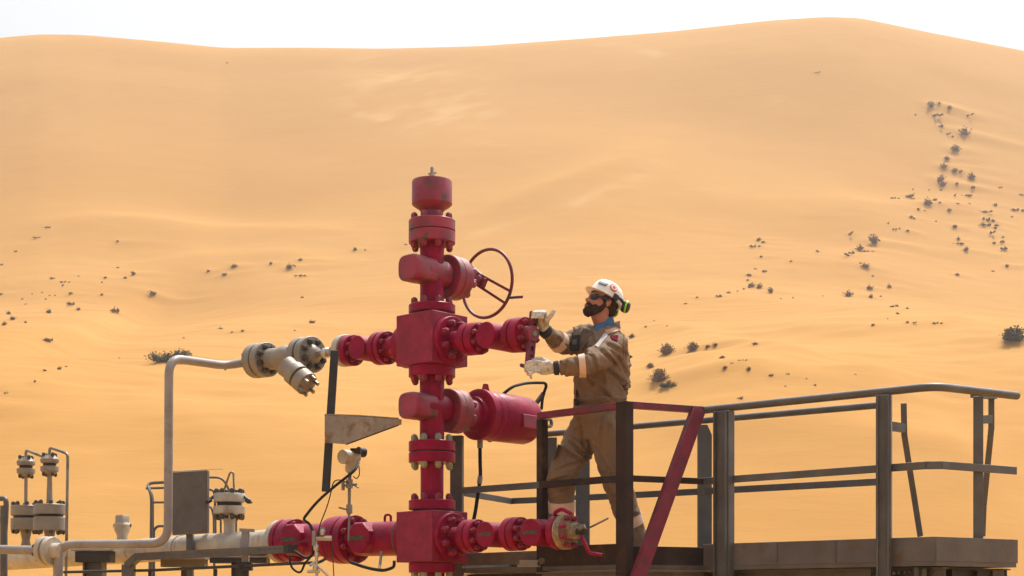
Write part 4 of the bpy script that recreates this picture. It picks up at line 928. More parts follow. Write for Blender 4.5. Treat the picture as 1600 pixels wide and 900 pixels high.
for (pts, r) in (([(300, 752, 0), (268, 753, 0), (228, 755, 0), (237, 772, -.1), (235.5, 906, -.1)], .014), ([(300, 761, .2), (228, 763, .2)], .011), ([(232, 763, .0), (238.5, 775, .1), (239, 906, .1)], .012),
                 ([(236, 785, 0), (300, 784.5, 0)], .010), ([(240, 850, .1), (240.5, 828, .1), (246, 822, .1), (262, 822, .1)], .012), ([(320, 746, 0), (347, 746, 0), (358, 764, 0), (361, 790, 0)], .010),
                 ([(320, 765, .1), (333, 765, .1), (336, 775, .1), (337, 880, .1)], .011), ([(320, 789, 0), (330, 792, 0), (334, 805, 0), (335, 906, 0)], .010), ([(345, 810, .1), (345, 840, .1)], .009), ([(369, 806, .1), (369, 838, .1)], .009)):
    bm = BM(); sweep(bm, fillet([W(x, y, D2 + d) for x, y, d in pts], .09), r, 8); obj("hoop", bm, M_steel, ld)
for x in (234.5, 240):
    p = W(x, 900, D2); bm = BM(); cyl(bm, Vector((p.x, p.y, 0)), p + Zv * .3, .014); obj("stile", bm, M_steel, ld)

# pressure transmitter
pt = thing("pressure_transmitter", "cream round-headed pressure transmitter on a thin stem above the lower left red valves", "instrument", W(545, 810, 10.62))
dh = 10.62; kt2 = FP / dh
hd = W(548, 714, dh); ax = Vector((-.62, -.78, -.05)).normalized()
bm = BM(); lathe(bm, hd - ax * .06, ax, [(0, .042), (.01, .048), (.10, .048), (.11, .044)], 28); hdo = obj("head", bm, M_cream, pt)
bm = BM(); lathe(bm, hd + ax * .045, ax, [(0, .05), (.035, .05), (.04, .046)], 28); obj("front_cap", bm, M_cream, hdo)
bm = BM(); lathe(bm, W(560, 706, dh + .05), Vector((.5, .5, .0)), [(0, .036), (.05, .036)], 20); box(bm, W(556, 705, dh), (.035, .03, .018)); obj("rear_cap", bm, M_dark, hdo)
bm = BM(); lathe(bm, W(547, 738, dh), Zv, [(0, .03), (.03, .036), (.07, .028)], 16); box(bm, W(551, 727, dh), (.03, .03, .03)); obj("neck", bm, M_cream, pt, bevel=.003)
bm = BM(); cyl(bm, W(546, 758, dh), W(546.5, 737, dh), .013); cyl(bm, W(545, 845, dh), W(545.5, 800, dh), .008); cyl(bm, W(545.5, 803, dh), W(546, 758, dh), .011); obj("stem", bm, M_nut, pt)
bm = BM(); box(bm, W(546, 756, dh), (.022, .022, .03)); cyl(bm, W(534, 759, dh), W(558, 757, dh), .009); cyl(bm, W(536, 753, dh), W(536, 766, dh), .012); cyl(bm, W(552, 757, dh), W(560, 762, dh - .02), .006); obj("manifold", bm, M_pipe, pt)
bm = BM(); box(bm, W(546, 795, dh), (.02, .02, .028)); obj("ball_valve", bm, M_pipe, pt)
bm = BM(); bar(bm, W(545, 797, dh - .02), W(529, 793, dh - .03), .014, .012); obj("valve_handle", bm, M_nut, pt)
bm = BM(); cyl(bm, W(546, 803, dh), W(545, 796, dh), .018, seg=6); obj("union_nut", bm, M_nut, pt)
bm = BM(); sweep(bm, fillet([W(561, 728, dh - .03), W(562, 742, dh - .03), W(557, 749, dh - .03), W(552, 744, dh - .03)], .03), .004, 6); obj("earth_wire", bm, M_dark, pt)

cb = thing("instrument_cable", "black cable sagging from the round transmitter head down to the lower left red valve", "cable", W(520, 760, 10.5))
bm = BM(); sweep(bm, fillet([W(560, 723, 10.58), W(556, 734, 10.5), W(520, 762, 10.45), W(494, 785, 10.42), W(473, 812, 10.4), W(484, 818, 10.4), W(490, 835, 10.38), W(489, 868, 10.38), W(478, 873, 10.38), W(460, 861, 10.4)], .12, 8), .0095, 8)
obj("sheath", bm, M_black, cb)
tb = thing("capillary_tube", "thin brown capillary line dropping from the transmitter manifold to the fittings below", "tube", W(515, 790, 10.5))
bm = BM(); sweep(bm, fillet([W(545, 755, 10.58), W(530, 749, 10.55), W(521, 752, 10.5), W(513, 787, 10.45), W(499, 822, 10.35), W(497, 838, 10.33)], .07), .0042, 6); obj("tube", bm, M_brown, tb)
# sampling fittings in front of the valves
sf = thing("sampling_fittings", "cluster of small steel needle valves and tee fittings hanging before the lower left red valves", "fittings", W(494, 900, 10.3))
ds = 10.3
bm = BM(); cyl(bm, W(495, 905, ds), W(494, 845, ds), .010); p = W(493, 915, ds); cyl(bm, Vector((p.x, p.y, 0)), W(493, 900, ds), .013); obj("riser", bm, M_chrome, sf)
bm = BM(); cyl(bm, W(494, 842, ds), W(517, 841, ds), .014); cyl(bm, W(508, 841, ds), W(518, 841, ds), .019, seg=6); obj("cross_tube", bm, M_cream, sf)
bm = BM(); box(bm, W(490.5, 841, ds), (.011, .02, .05)); obj("mount_plate", bm, M_pipe, sf)
for (x, y, r) in ((504, 832, .018), (494, 856, .02), (495, 868, .015), (493, 888, .02)):
    bm = BM(); lathe(bm, W(x, y + 4, ds), Zv, [(0, r * .8), (.01, r), (.028, r), (.04, r * .6)], 12); obj("fitting", bm, M_chrome, sf)
bm = BM(); cyl(bm, W(504, 838, ds), W(504, 825, ds), .007); cyl(bm, W(500, 826, ds), W(508, 826, ds), .006); obj("tap_handle", bm, M_nut, sf)
bm = BM(); sweep(bm, fillet([W(494, 842, ds), W(470, 846, 10.35), W(456, 853, 10.4)], .03), .004, 6); obj("link_tube", bm, M_dark, sf)
bm = BM(); sweep(bm, fillet([W(452, 868, 10.4), W(455, 888, 10.4), W(470, 897, 10.4), W(476, 880, 10.4), W(484, 872, 10.35)], .06), .0075, 8); obj("drain_hose", bm, M_black, sf)
bm = BM(); cyl(bm, W(494, 876, ds), W(484, 884, ds - .02), .009); cyl(bm, W(494, 882, ds), W(513, 900, ds), .008); cyl(bm, W(480, 893, ds), W(500, 893, ds), .012); obj("side_tube", bm, M_chrome, sf)
bm = BM(); sweep(bm, [W(518, 845, ds), W(520, 870, ds), W(522, 905, ds)], .004, 6); obj("bleed_tube", bm, M_dark, sf)
hz = thing("floor_hose", "black hose looping below the lower left red valve to the block", "hose", W(600, 890, 10.3))
bm = BM(); sweep(bm, fillet([W(546, 878, 10.35), W(575, 888, 10.35), W(600, 892, 10.3), W(616, 886, 10.28), W(616, 876, 10.28)], .08), .011, 8); obj("sheath", bm, M_black, hz)
bm = BM(); cyl(bm, W(596, 862, 10.42), W(593, 889, 10.3), .009); obj("clip", bm, M_nut, hz)

# hanging strut with its tapered bracket
hb = thing("hanging_strut", "dark upright flat strut hanging under the pale flange of the upper left arm", "strut", W(509, 768, 10.55))
bm = BM(); bar(bm, W(523, 548, 10.62), W(509, 768, 10.5), .055, .022); obj("flat_bar", bm, M_dark, hb, bevel=.002)
tb2 = thing("tapered_bracket", "rusty grey tapered channel bracket pointing at the red tree from the dark strut", "bracket", W(520, 672, 10.4))
g1 = [W(507, 649, 10.42), W(560, 650.5, 10.36), W(623, 655, 10.25), W(623, 663, 10.25), W(540, 694, 10.38), W(507, 692, 10.42)]
bm = BM(); prism(bm, g1, Vector((0.02, .006, 0))); obj("web", bm, M_rust, tb2, bevel=.002)
bm = BM(); prism(bm, [W(507, 648, 10.42), W(560, 649.5, 10.36), W(623, 654, 10.25), W(623, 655.5, 10.36), W(507, 650, 10.55)], Vector((0, 0, .006))); obj("top_lip", bm, M_rust, tb2)
bm = BM(); prism(bm, [W(540, 694.5, 10.375), W(623, 664, 10.25), W(623, 664, 10.37), W(540, 694.5, 10.5)], Vector((0, 0, -.006))); obj("bottom_lip", bm, M_brown, tb2)

# ================================================================== THE STEEL PLATFORM
ZTOP, ZMID, ZTOE, ZDECK = 1.276, .804, .395, .275      # heights above the eye
def G(px, py, z): return ground_pt(px, py, z)
pA = G(843, 645, ZTOP); pB = G(976, 628, ZTOP); pC = G(1099, 636, ZTOP); pD = G(1462, 598, ZTOP); pE = G(1588, 613, ZTOP)
pP = W(714, 900, 10.62); pQ = Vector((0.0, 11.4, 0)); pK = G(1373, 633, ZTOP); pJ = G(1100, 657, ZTOP); pI = G(868, 677, ZTOP)
def at(p, z): return Vector((p.x, p.y, EYE + z))
plt = thing("work_platform", "raised grey steel platform with handrails and a red brace that the worker stands on", "platform", Vector((1.6, 10, 0)))
def rail(name, pts, w, h, m, flat=True):
    bm = BM()
    for a, b in zip(pts[:-1], pts[1:]): bar(bm, a, b, w, h)
    return obj(name, bm, m, plt, bevel=.003)
def rtube(name, pts, r, m, rad=.12):
    bm = BM(); sweep(bm, fillet(pts, rad), r, 14); return obj(name, bm, m, plt)
def post(p, z0, z1, w, dth, m, ax=None, name="post", angle=True):
    """angle-iron post with two legs"""
    ax = (ax or Vector((.743, -.669, 0))).normalized(); ay = Vector((-ax.y, ax.x, 0))
    bm = BM(); zc = EYE + (z0 + z1) / 2; hh = (z1 - z0) / 2
    if angle:
        box(bm, Vector((p.x, p.y, zc)), (w / 2, .004, hh), ax, ay, Zv)
        box(bm, Vector((p.x, p.y, zc)) + ax * (w / 2 - .004) + ay * (dth / 2 + .0045), (.004, dth / 2, hh), ax, ay, Zv)
    else: box(bm, Vector((p.x, p.y, zc)), (w / 2, dth / 2, hh), ax, ay, Zv)
    return obj(name, bm, m, plt, bevel=.002)
dAB = (pB - pA); dAB.z = 0; dAB.normalize(); dBC = (pC - pB); dBC.z = 0; dBC.normalize(); dCD = (pD - pC); dCD.z = 0; dCD.normalize(); dDE = (pE - pD); dDE.z = 0; dDE.normalize()
# top rails
rail("handrail", [at(pA, ZTOP - .02) , at(pB, ZTOP - .02)], .05, .042, M_redrail)
rail("handrail", [at(pB, ZTOP - .017) + dBC * .03, at(pC, ZTOP - .02)], .05, .042, M_redrail)
top = [at(pC, ZTOP - .02), at(pD, ZTOP - .02) - dCD * .0, at(pE, ZTOP - .02)]
rtube("handrail", top, .024, M_steel, .1)
bm = BM(); ellipsoid(bm, at(pE, ZTOP - .02), (.024, .024, .024)); obj("rail_end_cap", bm, M_steel, plt)
# mid rails
rail("mid_rail", [at(pA, ZMID), at(pB, ZMID)], .012, .045, M_brown)
rail("mid_rail", [at(pB, ZMID), at(pC, ZMID)], .012, .04, M_brown)
q1 = at(pC, ZMID); q2 = at(pD, ZMID + .008) - dCD * .06; q3 = at(pD, ZMID + .008) + dDE * .05; q4 = at(pE, ZMID + .008)
rail("mid_rail", [q1, q2], .012, .045, M_steel); rail("mid_rail", [q2 + dCD * .001, q3, q4], .012, .046, M_steel)
# posts on the front
k_p = lambda p: FP / p.y
post(pA + Vector((0, 0.0, 0)), -.2, ZTOP - .042, .05, .05, M_brown, dAB)
post(pB, -.35, ZTOP - .0, .085, .07, M_brown, dAB, angle=False)
def lips(p, z0, z1, w, ax, m):
    ay = Vector((-ax.y, ax.x, 0)); zc = EYE + (z0 + z1) / 2
    for s1 in (-1, 1):
        bm = BM(); box(bm, Vector((p.x, p.y, zc)) + ax * (s1 * (w / 2 - .012)) - ay * .018, (.0045, .013, (z1 - z0) / 2), ax, ay, Zv); obj("post_lip", bm, m, plt, bevel=.001)
p1130 = on_line(pC, pD, 1131); lips(p1130 + Vector((-.02, -.05, 0)), -.5, ZTOP - .046, .105, dCD, M_steel); lips(on_line(pC, pD, 1383) + Vector((-.02, -.04, 0)), -.5, ZTOP - .046, .085, Vector((.9, -.35, 0)).normalized(), M_steel)
p1130 = on_line(pC, pD, 1131); post(p1130 + Vector((-.02, -.05, 0)), -.5, ZTOP - .045, .105, .06, M_steel, dCD)
p1380 = on_line(pC, pD, 1383); post(p1380 + Vector((-.02, -.04, 0)), -.5, ZTOP - .045, .085, .06, M_steel, Vector((.9, -.35, 0)))
# the gate post pair at the ladder opening
dL = (pE - pD).normalized()
pr = on_line(pD, pE, 1531); post(pr + Vector((0, .03, 0)), .395 - .02, ZTOP - .045, .058, .04, M_steel, Vector((1, 0, 0)))
def grab(pts, name="grab_bar"):
    bm = BM()
    for a, b in zip(pts[:-1], pts[1:]): bar(bm, a, b, .035, .014, up=Vector((0, 1, 0)))
    return obj(name, bm, M_steel, plt, bevel=.002)
dg_ = 9.35
grab([W(1412, 630, dg_), W(1413, 682, dg_ + .02)]); grab([W(1413, 680, dg_ + .02), W(1438, 838, dg_ + .25)])
bm = BM(); bar(bm, W(1392, 666, dg_ - .1), W(1413, 669, dg_), .02, .055); obj("bracket", bm, M_steel, plt)
bm = BM(); prism(bm, [W(1386, 632, 9.05), W(1394, 655, 9.1), W(1386, 672, 9.05)], Vector((0, .012, 0))); obj("gusset", bm, M_steel, plt)
grab([W(1549, 622, 9.35), W(1549, 672, 9.35)]); grab([W(1549, 668, 9.35), W(1537, 790, 9.5), W(1535, 838, 9.52)])
bm = BM(); bar(bm, W(1524, 656, 9.2), W(1549, 655, 9.33), .02, .05); obj("bracket", bm, M_steel, plt, bevel=.002); bm = BM(); bar(bm, W(1521, 617, 9.15), W(1553, 620, 9.35), .04, .03); obj("bracket", bm, M_steel, plt)
# back rails
pJ2 = pJ.copy()
bk = [pQ, pI, pJ, pK]
rtube("handrail", [at(pI, ZTOP) - (pJ - pI).normalized() * .12, at(pI, ZTOP), at(pJ, ZTOP), at(pK, ZTOP)], .022, M_steel, .05)
rail("mid_rail", [at(pQ, ZMID - .01), at(pI, ZMID - .01), at(pJ, ZMID - .01), at(pK, ZMID - .01)], .012, .045, M_steel)
rail("mid_rail", [at(pP, ZMID), at(pQ, ZMID - .012)], .012, .045, M_steel)
rail("mid_rail", [at(pP, ZMID + .005), at(pA, ZMID)], .012, .045, M_steel)
bx_ = Vector((.8, -.6, 0))
def bpost(px, p0, p1, z1, w, m=M_steel, rnd=False): q = on_line(p0, p1, px); return post(q + Vector((0, -.02, 0)), -.2, z1, w, .05, m, Vector((1, -.1, 0)))
bpost(858, pQ, pI, ZTOP - .03, .11)
q9 = on_line(pI, pJ, 910); post(q9 + Vector((0, -.03, 0)), -.1, ZTOP - .03, .10, .06, M_steel, Vector((1, -.1, 0)))
q10 = on_line(pI, pK, 1101); bm = BM()
prism(bm, [at(q10, -.1) + Vector((-.045, 0, 0)), at(q10, -.1) + Vector((.05, 0, 0)), at(q10, ZTOP - .1) + Vector((.05, 0, 0)), at(q10, ZTOP - .03) + Vector((.02, 0, 0)), at(q10, ZTOP - .03) + Vector((-.045, 0, 0))], Vector((0, .05, 0))); obj("post", bm, M_steel, plt, bevel=.002)
post(pP, -.3, (HZ - 681) * pP.y / FP, .085, .06, M_steel, Vector((1, -.2, 0)), angle=False)
bm = BM(); sweep(bm, fillet([W(846, 655, 10.4), W(861, 655, 10.5), W(862, 666, 10.5), W(846, 667, 10.4)], .04), .012, 8); obj("rail_hook", bm, M_steel, plt)
# toe boards
def toe(a, b, m, z0=ZDECK, z1=ZTOE, off=0): bm = BM(); bar(bm, at(a, (z0 + z1) / 2), at(b, (z0 + z1) / 2), .008, z1 - z0); return obj("toe_board", bm, m, plt, bevel=.002)
toe(pA, pB, M_brown, .27, .40); toe(pB, pC, M_brown, .27, .385); toe(pC, pD, M_panel, .265, .405)
toe(pD, pE + dDE * .01, M_panel, .265, .405); toe(pP, pA, M_panel, .29, .375); toe(pQ, pP, M_panel); toe(pQ, pK, M_panel)
for px in (1215, 1306):
    p = on_line(pC, pD, px); bm = BM(); box(bm, at(p, .335) + Vector((-.006, -.008, 0)), (.003, .003, .066)); obj("weld_seam", bm, M_steel, plt)
# deck: a grating plate on the outline, thin edge showing
pR = pE + Vector((-.9, 1.3, 0))
outline = [pP, pA, pB, pC, pD, pE, pR, pK + Vector((.25, .25, 0)), pQ]
bm = BM(); prism(bm, [at(p, ZDECK - .035) for p in outline], Vector((0, 0, .035))); obj("deck", bm, M_panel, plt)
# deck frame beams under the edges
def beam(a, b, m, z0, z1, inset=.02, name="edge_beam"):
    n = (b - a); n.z = 0; n.normalize(); nn = Vector((-n.y, n.x, 0)) * inset; bm = BM()
    bar(bm, at(a, (z0 + z1) / 2) + nn, at(b, (z0 + z1) / 2) + nn, .006, z1 - z0)
    bar(bm, at(a, z1 - .006) + nn, at(b, z1 - .006) + nn, .07, .009); bar(bm, at(a, z0 + .006) + nn, at(b, z0 + .006) + nn, .07, .009)
    return obj(name, bm, m, plt)
beam(pA, pB, M_panel, -.02, .235, -.0); beam(pB, pC, M_panel, -.02, .235, 0); beam(pC, pD, M_steel, .04, .235, .12); beam(pD, pE, M_dark, .04, .235, .12)
beam(pP, pA, M_dark, .03, .235, .1)
beam(pC + Vector((.3, .4, 0)), pD + Vector((0, .5, 0)), M_dark, -.05, .22, 0); beam(pQ, pK, M_dark, .05, .235, 0)
beam(pE + Vector((-.04, .05, 0)), pR, M_steel, .04, .235, 0)
# cross members and legs under the right bay
for px in (1388, 1453, 1575):
    p = on_line(pC, pD, px) if px < 1462 else on_line(pD, pE, px)
    bm = BM(); q = p + Vector((-.03, .12, 0)); box(bm, Vector((q.x, q.y, (EYE + .235) / 2)), (.035, .035, (EYE + .235) / 2)); obj("leg", bm, M_steel if px != 1388 else M_dark, plt, bevel=.003)
for px in (1400, 1438): 
    p = on_line(pC, pD, px); bm = BM(); bar(bm, at(p, .17) + Vector((.02, .14, 0)), at(p, .17) + Vector((.5, .9, 0)), .05, .1); obj("joist", bm, M_dark, plt)
for (px) in (1500, 1540):
    p = on_line(pD, pE, px); bm = BM(); bar(bm, at(p, .16) + Vector((-.0, .1, 0)), at(p, .16) + Vector((-.6, 1.1, 0)), .05, .12); obj("joist", bm, M_dark, plt)
for p in (pA, pP, pQ, pB, p1130, p1380, pR):
    bm = BM(); box(bm, Vector((p.x, p.y + .06, (EYE + .2) / 2)), (.04, .04, (EYE + .2) / 2)); obj("leg", bm, M_steel, plt)
bm = BM()
for i in range(5):
    p = on_line(pC, pD, 1400 + i * 9); cyl(bm, at(p, .205) + Vector((0, .07, 0)), at(p, .205) + Vector((0, .1, 0)), .009, seg=8)
for zz in (.2, .13, .03, -.04): cyl(bm, at(p1380, zz) + Vector((.035, -.06, 0)), at(p1380, zz) + Vector((.035, -.03, 0)), .011, seg=8)
obj("bolts", bm, M_nutdark, plt)
bm = BM(); box(bm, W(826, 880, 10.05), (.06, .02, .02)); box(bm, W(826, 884, 10.03), (.075, .015, .008)); obj("beam_clamp", bm, M_pipe, plt)
# red diagonal brace
bm = BM(); b0 = at(pC, ZTOP) + Vector((-.03, -.06, -.02)); b1 = W(998, 905, 9.42); ex = (b1 - b0).normalized(); b1 = b1 + ex * .25
side_ = ex.cross(Vector((dBC.y, -dBC.x, 0))).normalized()
bar(bm, b0, b1, .088, .012, up=Vector((dBC.y, -dBC.x, 0))); bar(bm, b0 + side_ * .04 - Vector((dBC.y, -dBC.x, 0)) * .02, b1 + side_ * .04 - Vector((dBC.y, -dBC.x, 0)) * .02, .01, .045, up=Vector((dBC.y, -dBC.x, 0)))
obj("brace", bm, M_redrail, plt, bevel=.002)

# ================================================================== THE WORKER
M_skin = mat("skin", (0.36, 0.145, 0.09), 0.55, var=0.12, bump=0.05)
M_cover = mat("brown_coverall_cloth", (0.19, 0.13, 0.086), 0.85, var=0.1, vscale=9, bump=0.25, bscale=90, spec=0.15)
M_cover2 = M_cover
M_glove = mat("worn_grey_white_glove", (0.55, 0.52, 0.48), 0.8, var=0.25, vscale=35, second=(0.2, 0.17, 0.15), sscale=40, smin=.52, smax=.66, spec=.2)
M_band = mat("peach_reflective_tape", (0.62, 0.44, 0.33), 0.4, var=0.1)
M_helm = mat("white_hard_hat", (0.78, 0.76, 0.74), 0.3, var=0.06, bump=0)
M_beard = mat("black_beard_hair", (0.042, 0.026, 0.019), 0.9, var=0.4, vscale=80, bump=0.6, bscale=250, spec=0.1)
M_lens = mat("dark_sunglass_lens", (0.008, 0.008, 0.01), 0.12, var=0.1, bump=0)
M_muff = mat("black_ear_defender", (0.015, 0.015, 0.016), 0.5, var=0.1)
M_lime = mat("lime_green_ring", (0.28, 0.62, 0.02), 0.5, var=0.05, bump=0)
M_blue = mat("blue_shirt_collar", (0.05, 0.13, 0.27), 0.85, var=0.15, bump=0.2)
M_strap = mat("black_cuff", (0.015, 0.015, 0.018), 0.8, var=0.1)
M_badge = mat("dark_red_badge", (0.10, 0.004, 0.012), 0.9, var=0.2, spec=0.05, bump=0)
M_orange = mat("orange_red_emblem", (0.45, 0.06, 0.03), 0.5, var=0.1, bump=0)
M_boot = mat("brown_work_boot", (0.10, 0.07, 0.05), 0.7, var=0.3)
M_lip = mat("lips", (0.30, 0.09, 0.07), 0.5, var=.05, bump=0)
M_radio = mat("radio_screen", (0.07, 0.09, 0.085), 0.3, var=.1, bump=0)

feet_z = EYE + ZDECK
per = thing("person", "bearded worker in a white hard hat, brown coverall and gloves reaching for the valve handle", "person", Vector((0.60, 10.05, feet_z)))
fT = Vector((-.88, -.47, 0)).normalized(); lT = Vector((-fT.y, fT.x, 0)).normalized()       # facing and the worker's left
fT = fT; 
if lT.x < 0: lT = -lT
HIP = W(935, 660, 10.05)
# arm joints
LS, LE, LW = W(962, 538, 9.90), W(917, 571, 9.66), W(870, 575, 9.66)
RS, RE, RW = W(909, 524, 10.16), W(880, 540, 9.97), W(852, 517, 9.79)
# leg joints (front leg = his right, rear leg = his left)
FH, FK, FA = W(917, 672, 10.14), W(876, 742, 10.02), W(880, 836, 10.12)
BH, BK, BA = W(949, 672, 9.95), W(965, 758, 9.97), W(993, 838, 10.08)
k = FP / 10.05
def limb(bm, pts, rr, n=7, seg=20):
    """smooth tapered limb through joints"""
    P_, Q_ = [], []
    for i in range(len(pts) - 1):
        for j in range(n):
            t = j / n
            P_.append(pts[i].lerp(pts[i + 1], t)); Q_.append(rr[i] * (1 - t) + rr[i + 1] * t)
    P_.append(pts[-1]); Q_.append(rr[-1])
    for _ in range(2):
        P_ = [P_[0]] + [(P_[i - 1] + P_[i] * 2 + P_[i + 1]) / 4 for i in range(1, len(P_) - 1)] + [P_[-1]]
    sweep(bm, P_, Q_, seg); ellipsoid(bm, P_[0], (Q_[0],) * 3)
# head frame
pitch = R(21); fh0 = Vector((-.90, -.43, 0)).normalized(); lh = Vector((-fh0.y, fh0.x, 0)); 
if lh.x < 0: lh = -lh
fh = (fh0 * math.cos(pitch) + Zv * math.sin(pitch)).normalized(); uh = (Zv * math.cos(pitch) - fh0 * math.sin(pitch)).normalized()
HC = W(941, 473, 10.05)
HM = Matrix((fh, lh, uh)).transposed()
def H(x, y, z): return HC + HM @ Vector((x, y, z))
NB = W(944, 512, 10.06)
# --- body: one continuous skin (head, neck, trunk, limbs)
bm = BM()
ellipsoid(bm, H(-.012, 0, .035), (.096, .075, .088), HM)
ellipsoid(bm, H(.028, 0, -.02), (.066, .062, .085), HM)
ellipsoid(bm, H(.040, 0, -.070), (.052, .050, .042), HM)
ellipsoid(bm, H(.068, 0, -.095), (.026, .03, .02), HM)          # chin
ellipsoid(bm, H(.052, .033, -.022), (.03, .022, .02), HM); ellipsoid(bm, H(.052, -.033, -.022), (.03, .022, .02), HM)   # cheekbones
ellipsoid(bm, H(.082, 0, .018), (.018, .045, .012), HM)          # brow
sweep(bm, [H(.083, 0, .008), H(.097, 0, -.014), H(.112, 0, -.033), H(.100, 0, -.042)], [.008, .010, .0145, .011], 12)   # nose
for s in (-1, 1):
    ellipsoid(bm, H(.098, s * .011, -.036), (.012, .008, .008), HM)
    ellipsoid(bm, H(-.008, s * .076, -.012), (.020, .008, .031), HM); ellipsoid(bm, H(-.016, s * .082, -.004), (.012, .006, .018), HM)
sweep(bm, [H(-.018, 0, -.03), H(-.012, 0, -.09), NB + Vector((0, 0, .01)), NB - Zv * .06], [.058, .057, .062, .08], 20)
loft(bm, [(W(937, 668, 10.05), .15, .11), (W(938, 630, 10.05), .15, .11), (W(940, 590, 10.05), .165, .12), (W(942, 550, 10.05), .17, .115), (W(941, 527, 10.05), .16, .09), (W(942, 512, 10.05), .07, .06)], fT, lT)
limb(bm, [LS, LE, LW], [.055, .045, .032]); limb(bm, [RS, RE, RW], [.055, .045, .032])
limb(bm, [FH, FK, FA, W(881, 868, 10.12)], [.09, .06, .045, .04]); limb(bm, [BH, BK, BA, W(996, 872, 10.1)], [.09, .06, .045, .04])
body = fused("body", bm, M_skin, per, .0065, 3)
# --- face and head details
hair = BM(); ellipsoid(hair, H(-.022, 0, .022), (.094, .081, .086), HM)
ellipsoid(hair, H(-.055, 0, -.02), (.052, .068, .055), HM)
fused("hair", hair, M_beard, per, .007, 2)
bd_ = BM()
for s in (-1, 1):
    sweep(bd_, [H(.006, s * .070, .0), H(.008, s * .067, -.035), H(.022, s * .058, -.068), H(.052, s * .038, -.098), H(.08, 0, -.112)], [.008, .012, .018, .022, .023], 12)
    sweep(bd_, [H(.099, 0, -.052), H(.094, s * .022, -.056), H(.078, s * .036, -.078)], [.0085, .010, .014], 10)
ellipsoid(bd_, H(.072, 0, -.100), (.040, .036, .028), HM); ellipsoid(bd_, H(.05, .04, -.07), (.028, .02, .026), HM); ellipsoid(bd_, H(.05, -.04, -.07), (.028, .02, .026), HM)
fused("beard", bd_, M_beard, per, .005, 2, fn=lambda c, n: 0.0022 * noise.noise(c * 120))
bm = BM(); ellipsoid(bm, H(.1005, 0, -.0655), (.008, .019, .004), HM); ellipsoid(bm, H(.099, 0, -.0725), (.008, .017, .0045), HM); obj("mouth", bm, M_lip, per)
# sunglasses: wraparound lenses, bridge and temples
gl = BM()
for s in (-1, 1):
    c_ = H(.081, s * .034, -.002); X_ = (fh * math.cos(.45) + lh * s * math.sin(.45)); Y_ = uh.cross(X_)
    ellipsoid(gl, c_, (.010, .035, .0245), Matrix((X_, Y_, uh)).transposed())
    bar(gl, H(.068, s * .064, .006), H(-.01, s * .083, .002), .005, .015, up=uh)
bar(gl, H(.097, -.012, .006), H(.097, .012, .006), .006, .007, up=uh)
obj("sunglasses", gl, M_lens, per)
# --- hard hat (tilted back a little more than the head)
pt2 = R(29); fq = (fh0 * math.cos(pt2) + Zv * math.sin(pt2)); uq = (Zv * math.cos(pt2) - fh0 * math.sin(pt2)); QM = Matrix((fq, lh, uq)).transposed()
QC = H(-.008, 0, .034)
HS = 0.87
def Q(x, y, z): return QC + QM @ (Vector((x, y, z)) * HS)
hm = BM(); ringsH = []; NS = 40
prof_h = [(1.0, 0.0), (1.0, .018), (.985, .04), (.94, .065), (.86, .088), (.72, .108), (.5, .124), (.26, .131), (.08, .133)]
for (rr_, zz) in prof_h:
    ring = []
    for i in range(NS):
        an = 2 * math.pi * i / NS; ridge_ = .005 if abs(math.sin(an)) < .25 and rr_ < .95 else 0
        ring.append(hm.verts.new(Q(.132 * rr_ * math.cos(an) - .004, .108 * rr_ * math.sin(an), zz + ridge_)))
    ringsH.append(ring)
# inner lining and brim
brim_o, brim_i = [], []
for i in range(NS):
    an = 2 * math.pi * i / NS; ca = math.cos(an); ext = .010 + (.036 * max(0, ca) ** 1.5)
    brim_o.append(hm.verts.new(Q((.132 + ext) * ca - .004, (.108 + .009) * math.sin(an), -.006 - .004 * max(0, ca))))
    brim_i.append(hm.verts.new(Q(.122 * ca - .004, .098 * math.sin(an), -.008)))
def bridge(A, B):
    for i in range(NS): hm.faces.new((A[i], A[(i + 1) % NS], B[(i + 1) % NS], B[i]))
bridge(brim_i, brim_o); bridge(brim_o, ringsH[0])
for a, b in zip(ringsH[:-1], ringsH[1:]): bridge(a, b)
hm.faces.new(ringsH[-1])
inn = [hm.verts.new(Q(.118 * math.cos(2 * math.pi * i / NS) - .004, .094 * math.sin(2 * math.pi * i / NS), .05)) for i in range(NS)]
bridge(inn, brim_i); hm.faces.new(inn)
hat = obj("hard_hat", hm, M_helm, per, ang=60)
# round emblem on the side, a dark vent shape at the front, dark slot with the ear-defender arm
def on_hat(an_deg, zz, off=0.002):
    rr_ = np.interp(zz, [z for _, z in prof_h], [r for r, _ in prof_h]); an = R(an_deg)
    p = Q((.132 * rr_ + off) * math.cos(an) - .004, (.108 * rr_ + off) * math.sin(an), zz)
    n = (QM @ Vector((math.cos(an) / .132, math.sin(an) / .108, (0.4 + zz * 8) / .13 * .6))).normalized(); return p, n
sgl = 1
p, n = on_hat(82, .066); bm = BM(); lathe(bm, p - n * .004, n, [(0, .027), (.006, .027)], 24); em = obj("round_emblem", bm, M_orange, hat)
bm = BM(); lathe(bm, p + n * .0021, n, [(0, .020), (.0012, .020)], 24); o_ = obj("emblem_ring", bm, M_helm, em)
bm = BM(); lathe(bm, p + n * .0034, n, [(0, .013), (.0012, .013)], 20); obj("emblem_centre", bm, M_orange, em)
p, n = on_hat(40, .058); bm = BM(); t1_ = n.cross(uq).normalized(); box(bm, p, (.030, .013, .004), t1_, n.cross(t1_), n); obj("front_mark", bm, mat("dark_teal_mark", (.03, .07, .09), .4, bump=0), hat, bevel=.003)
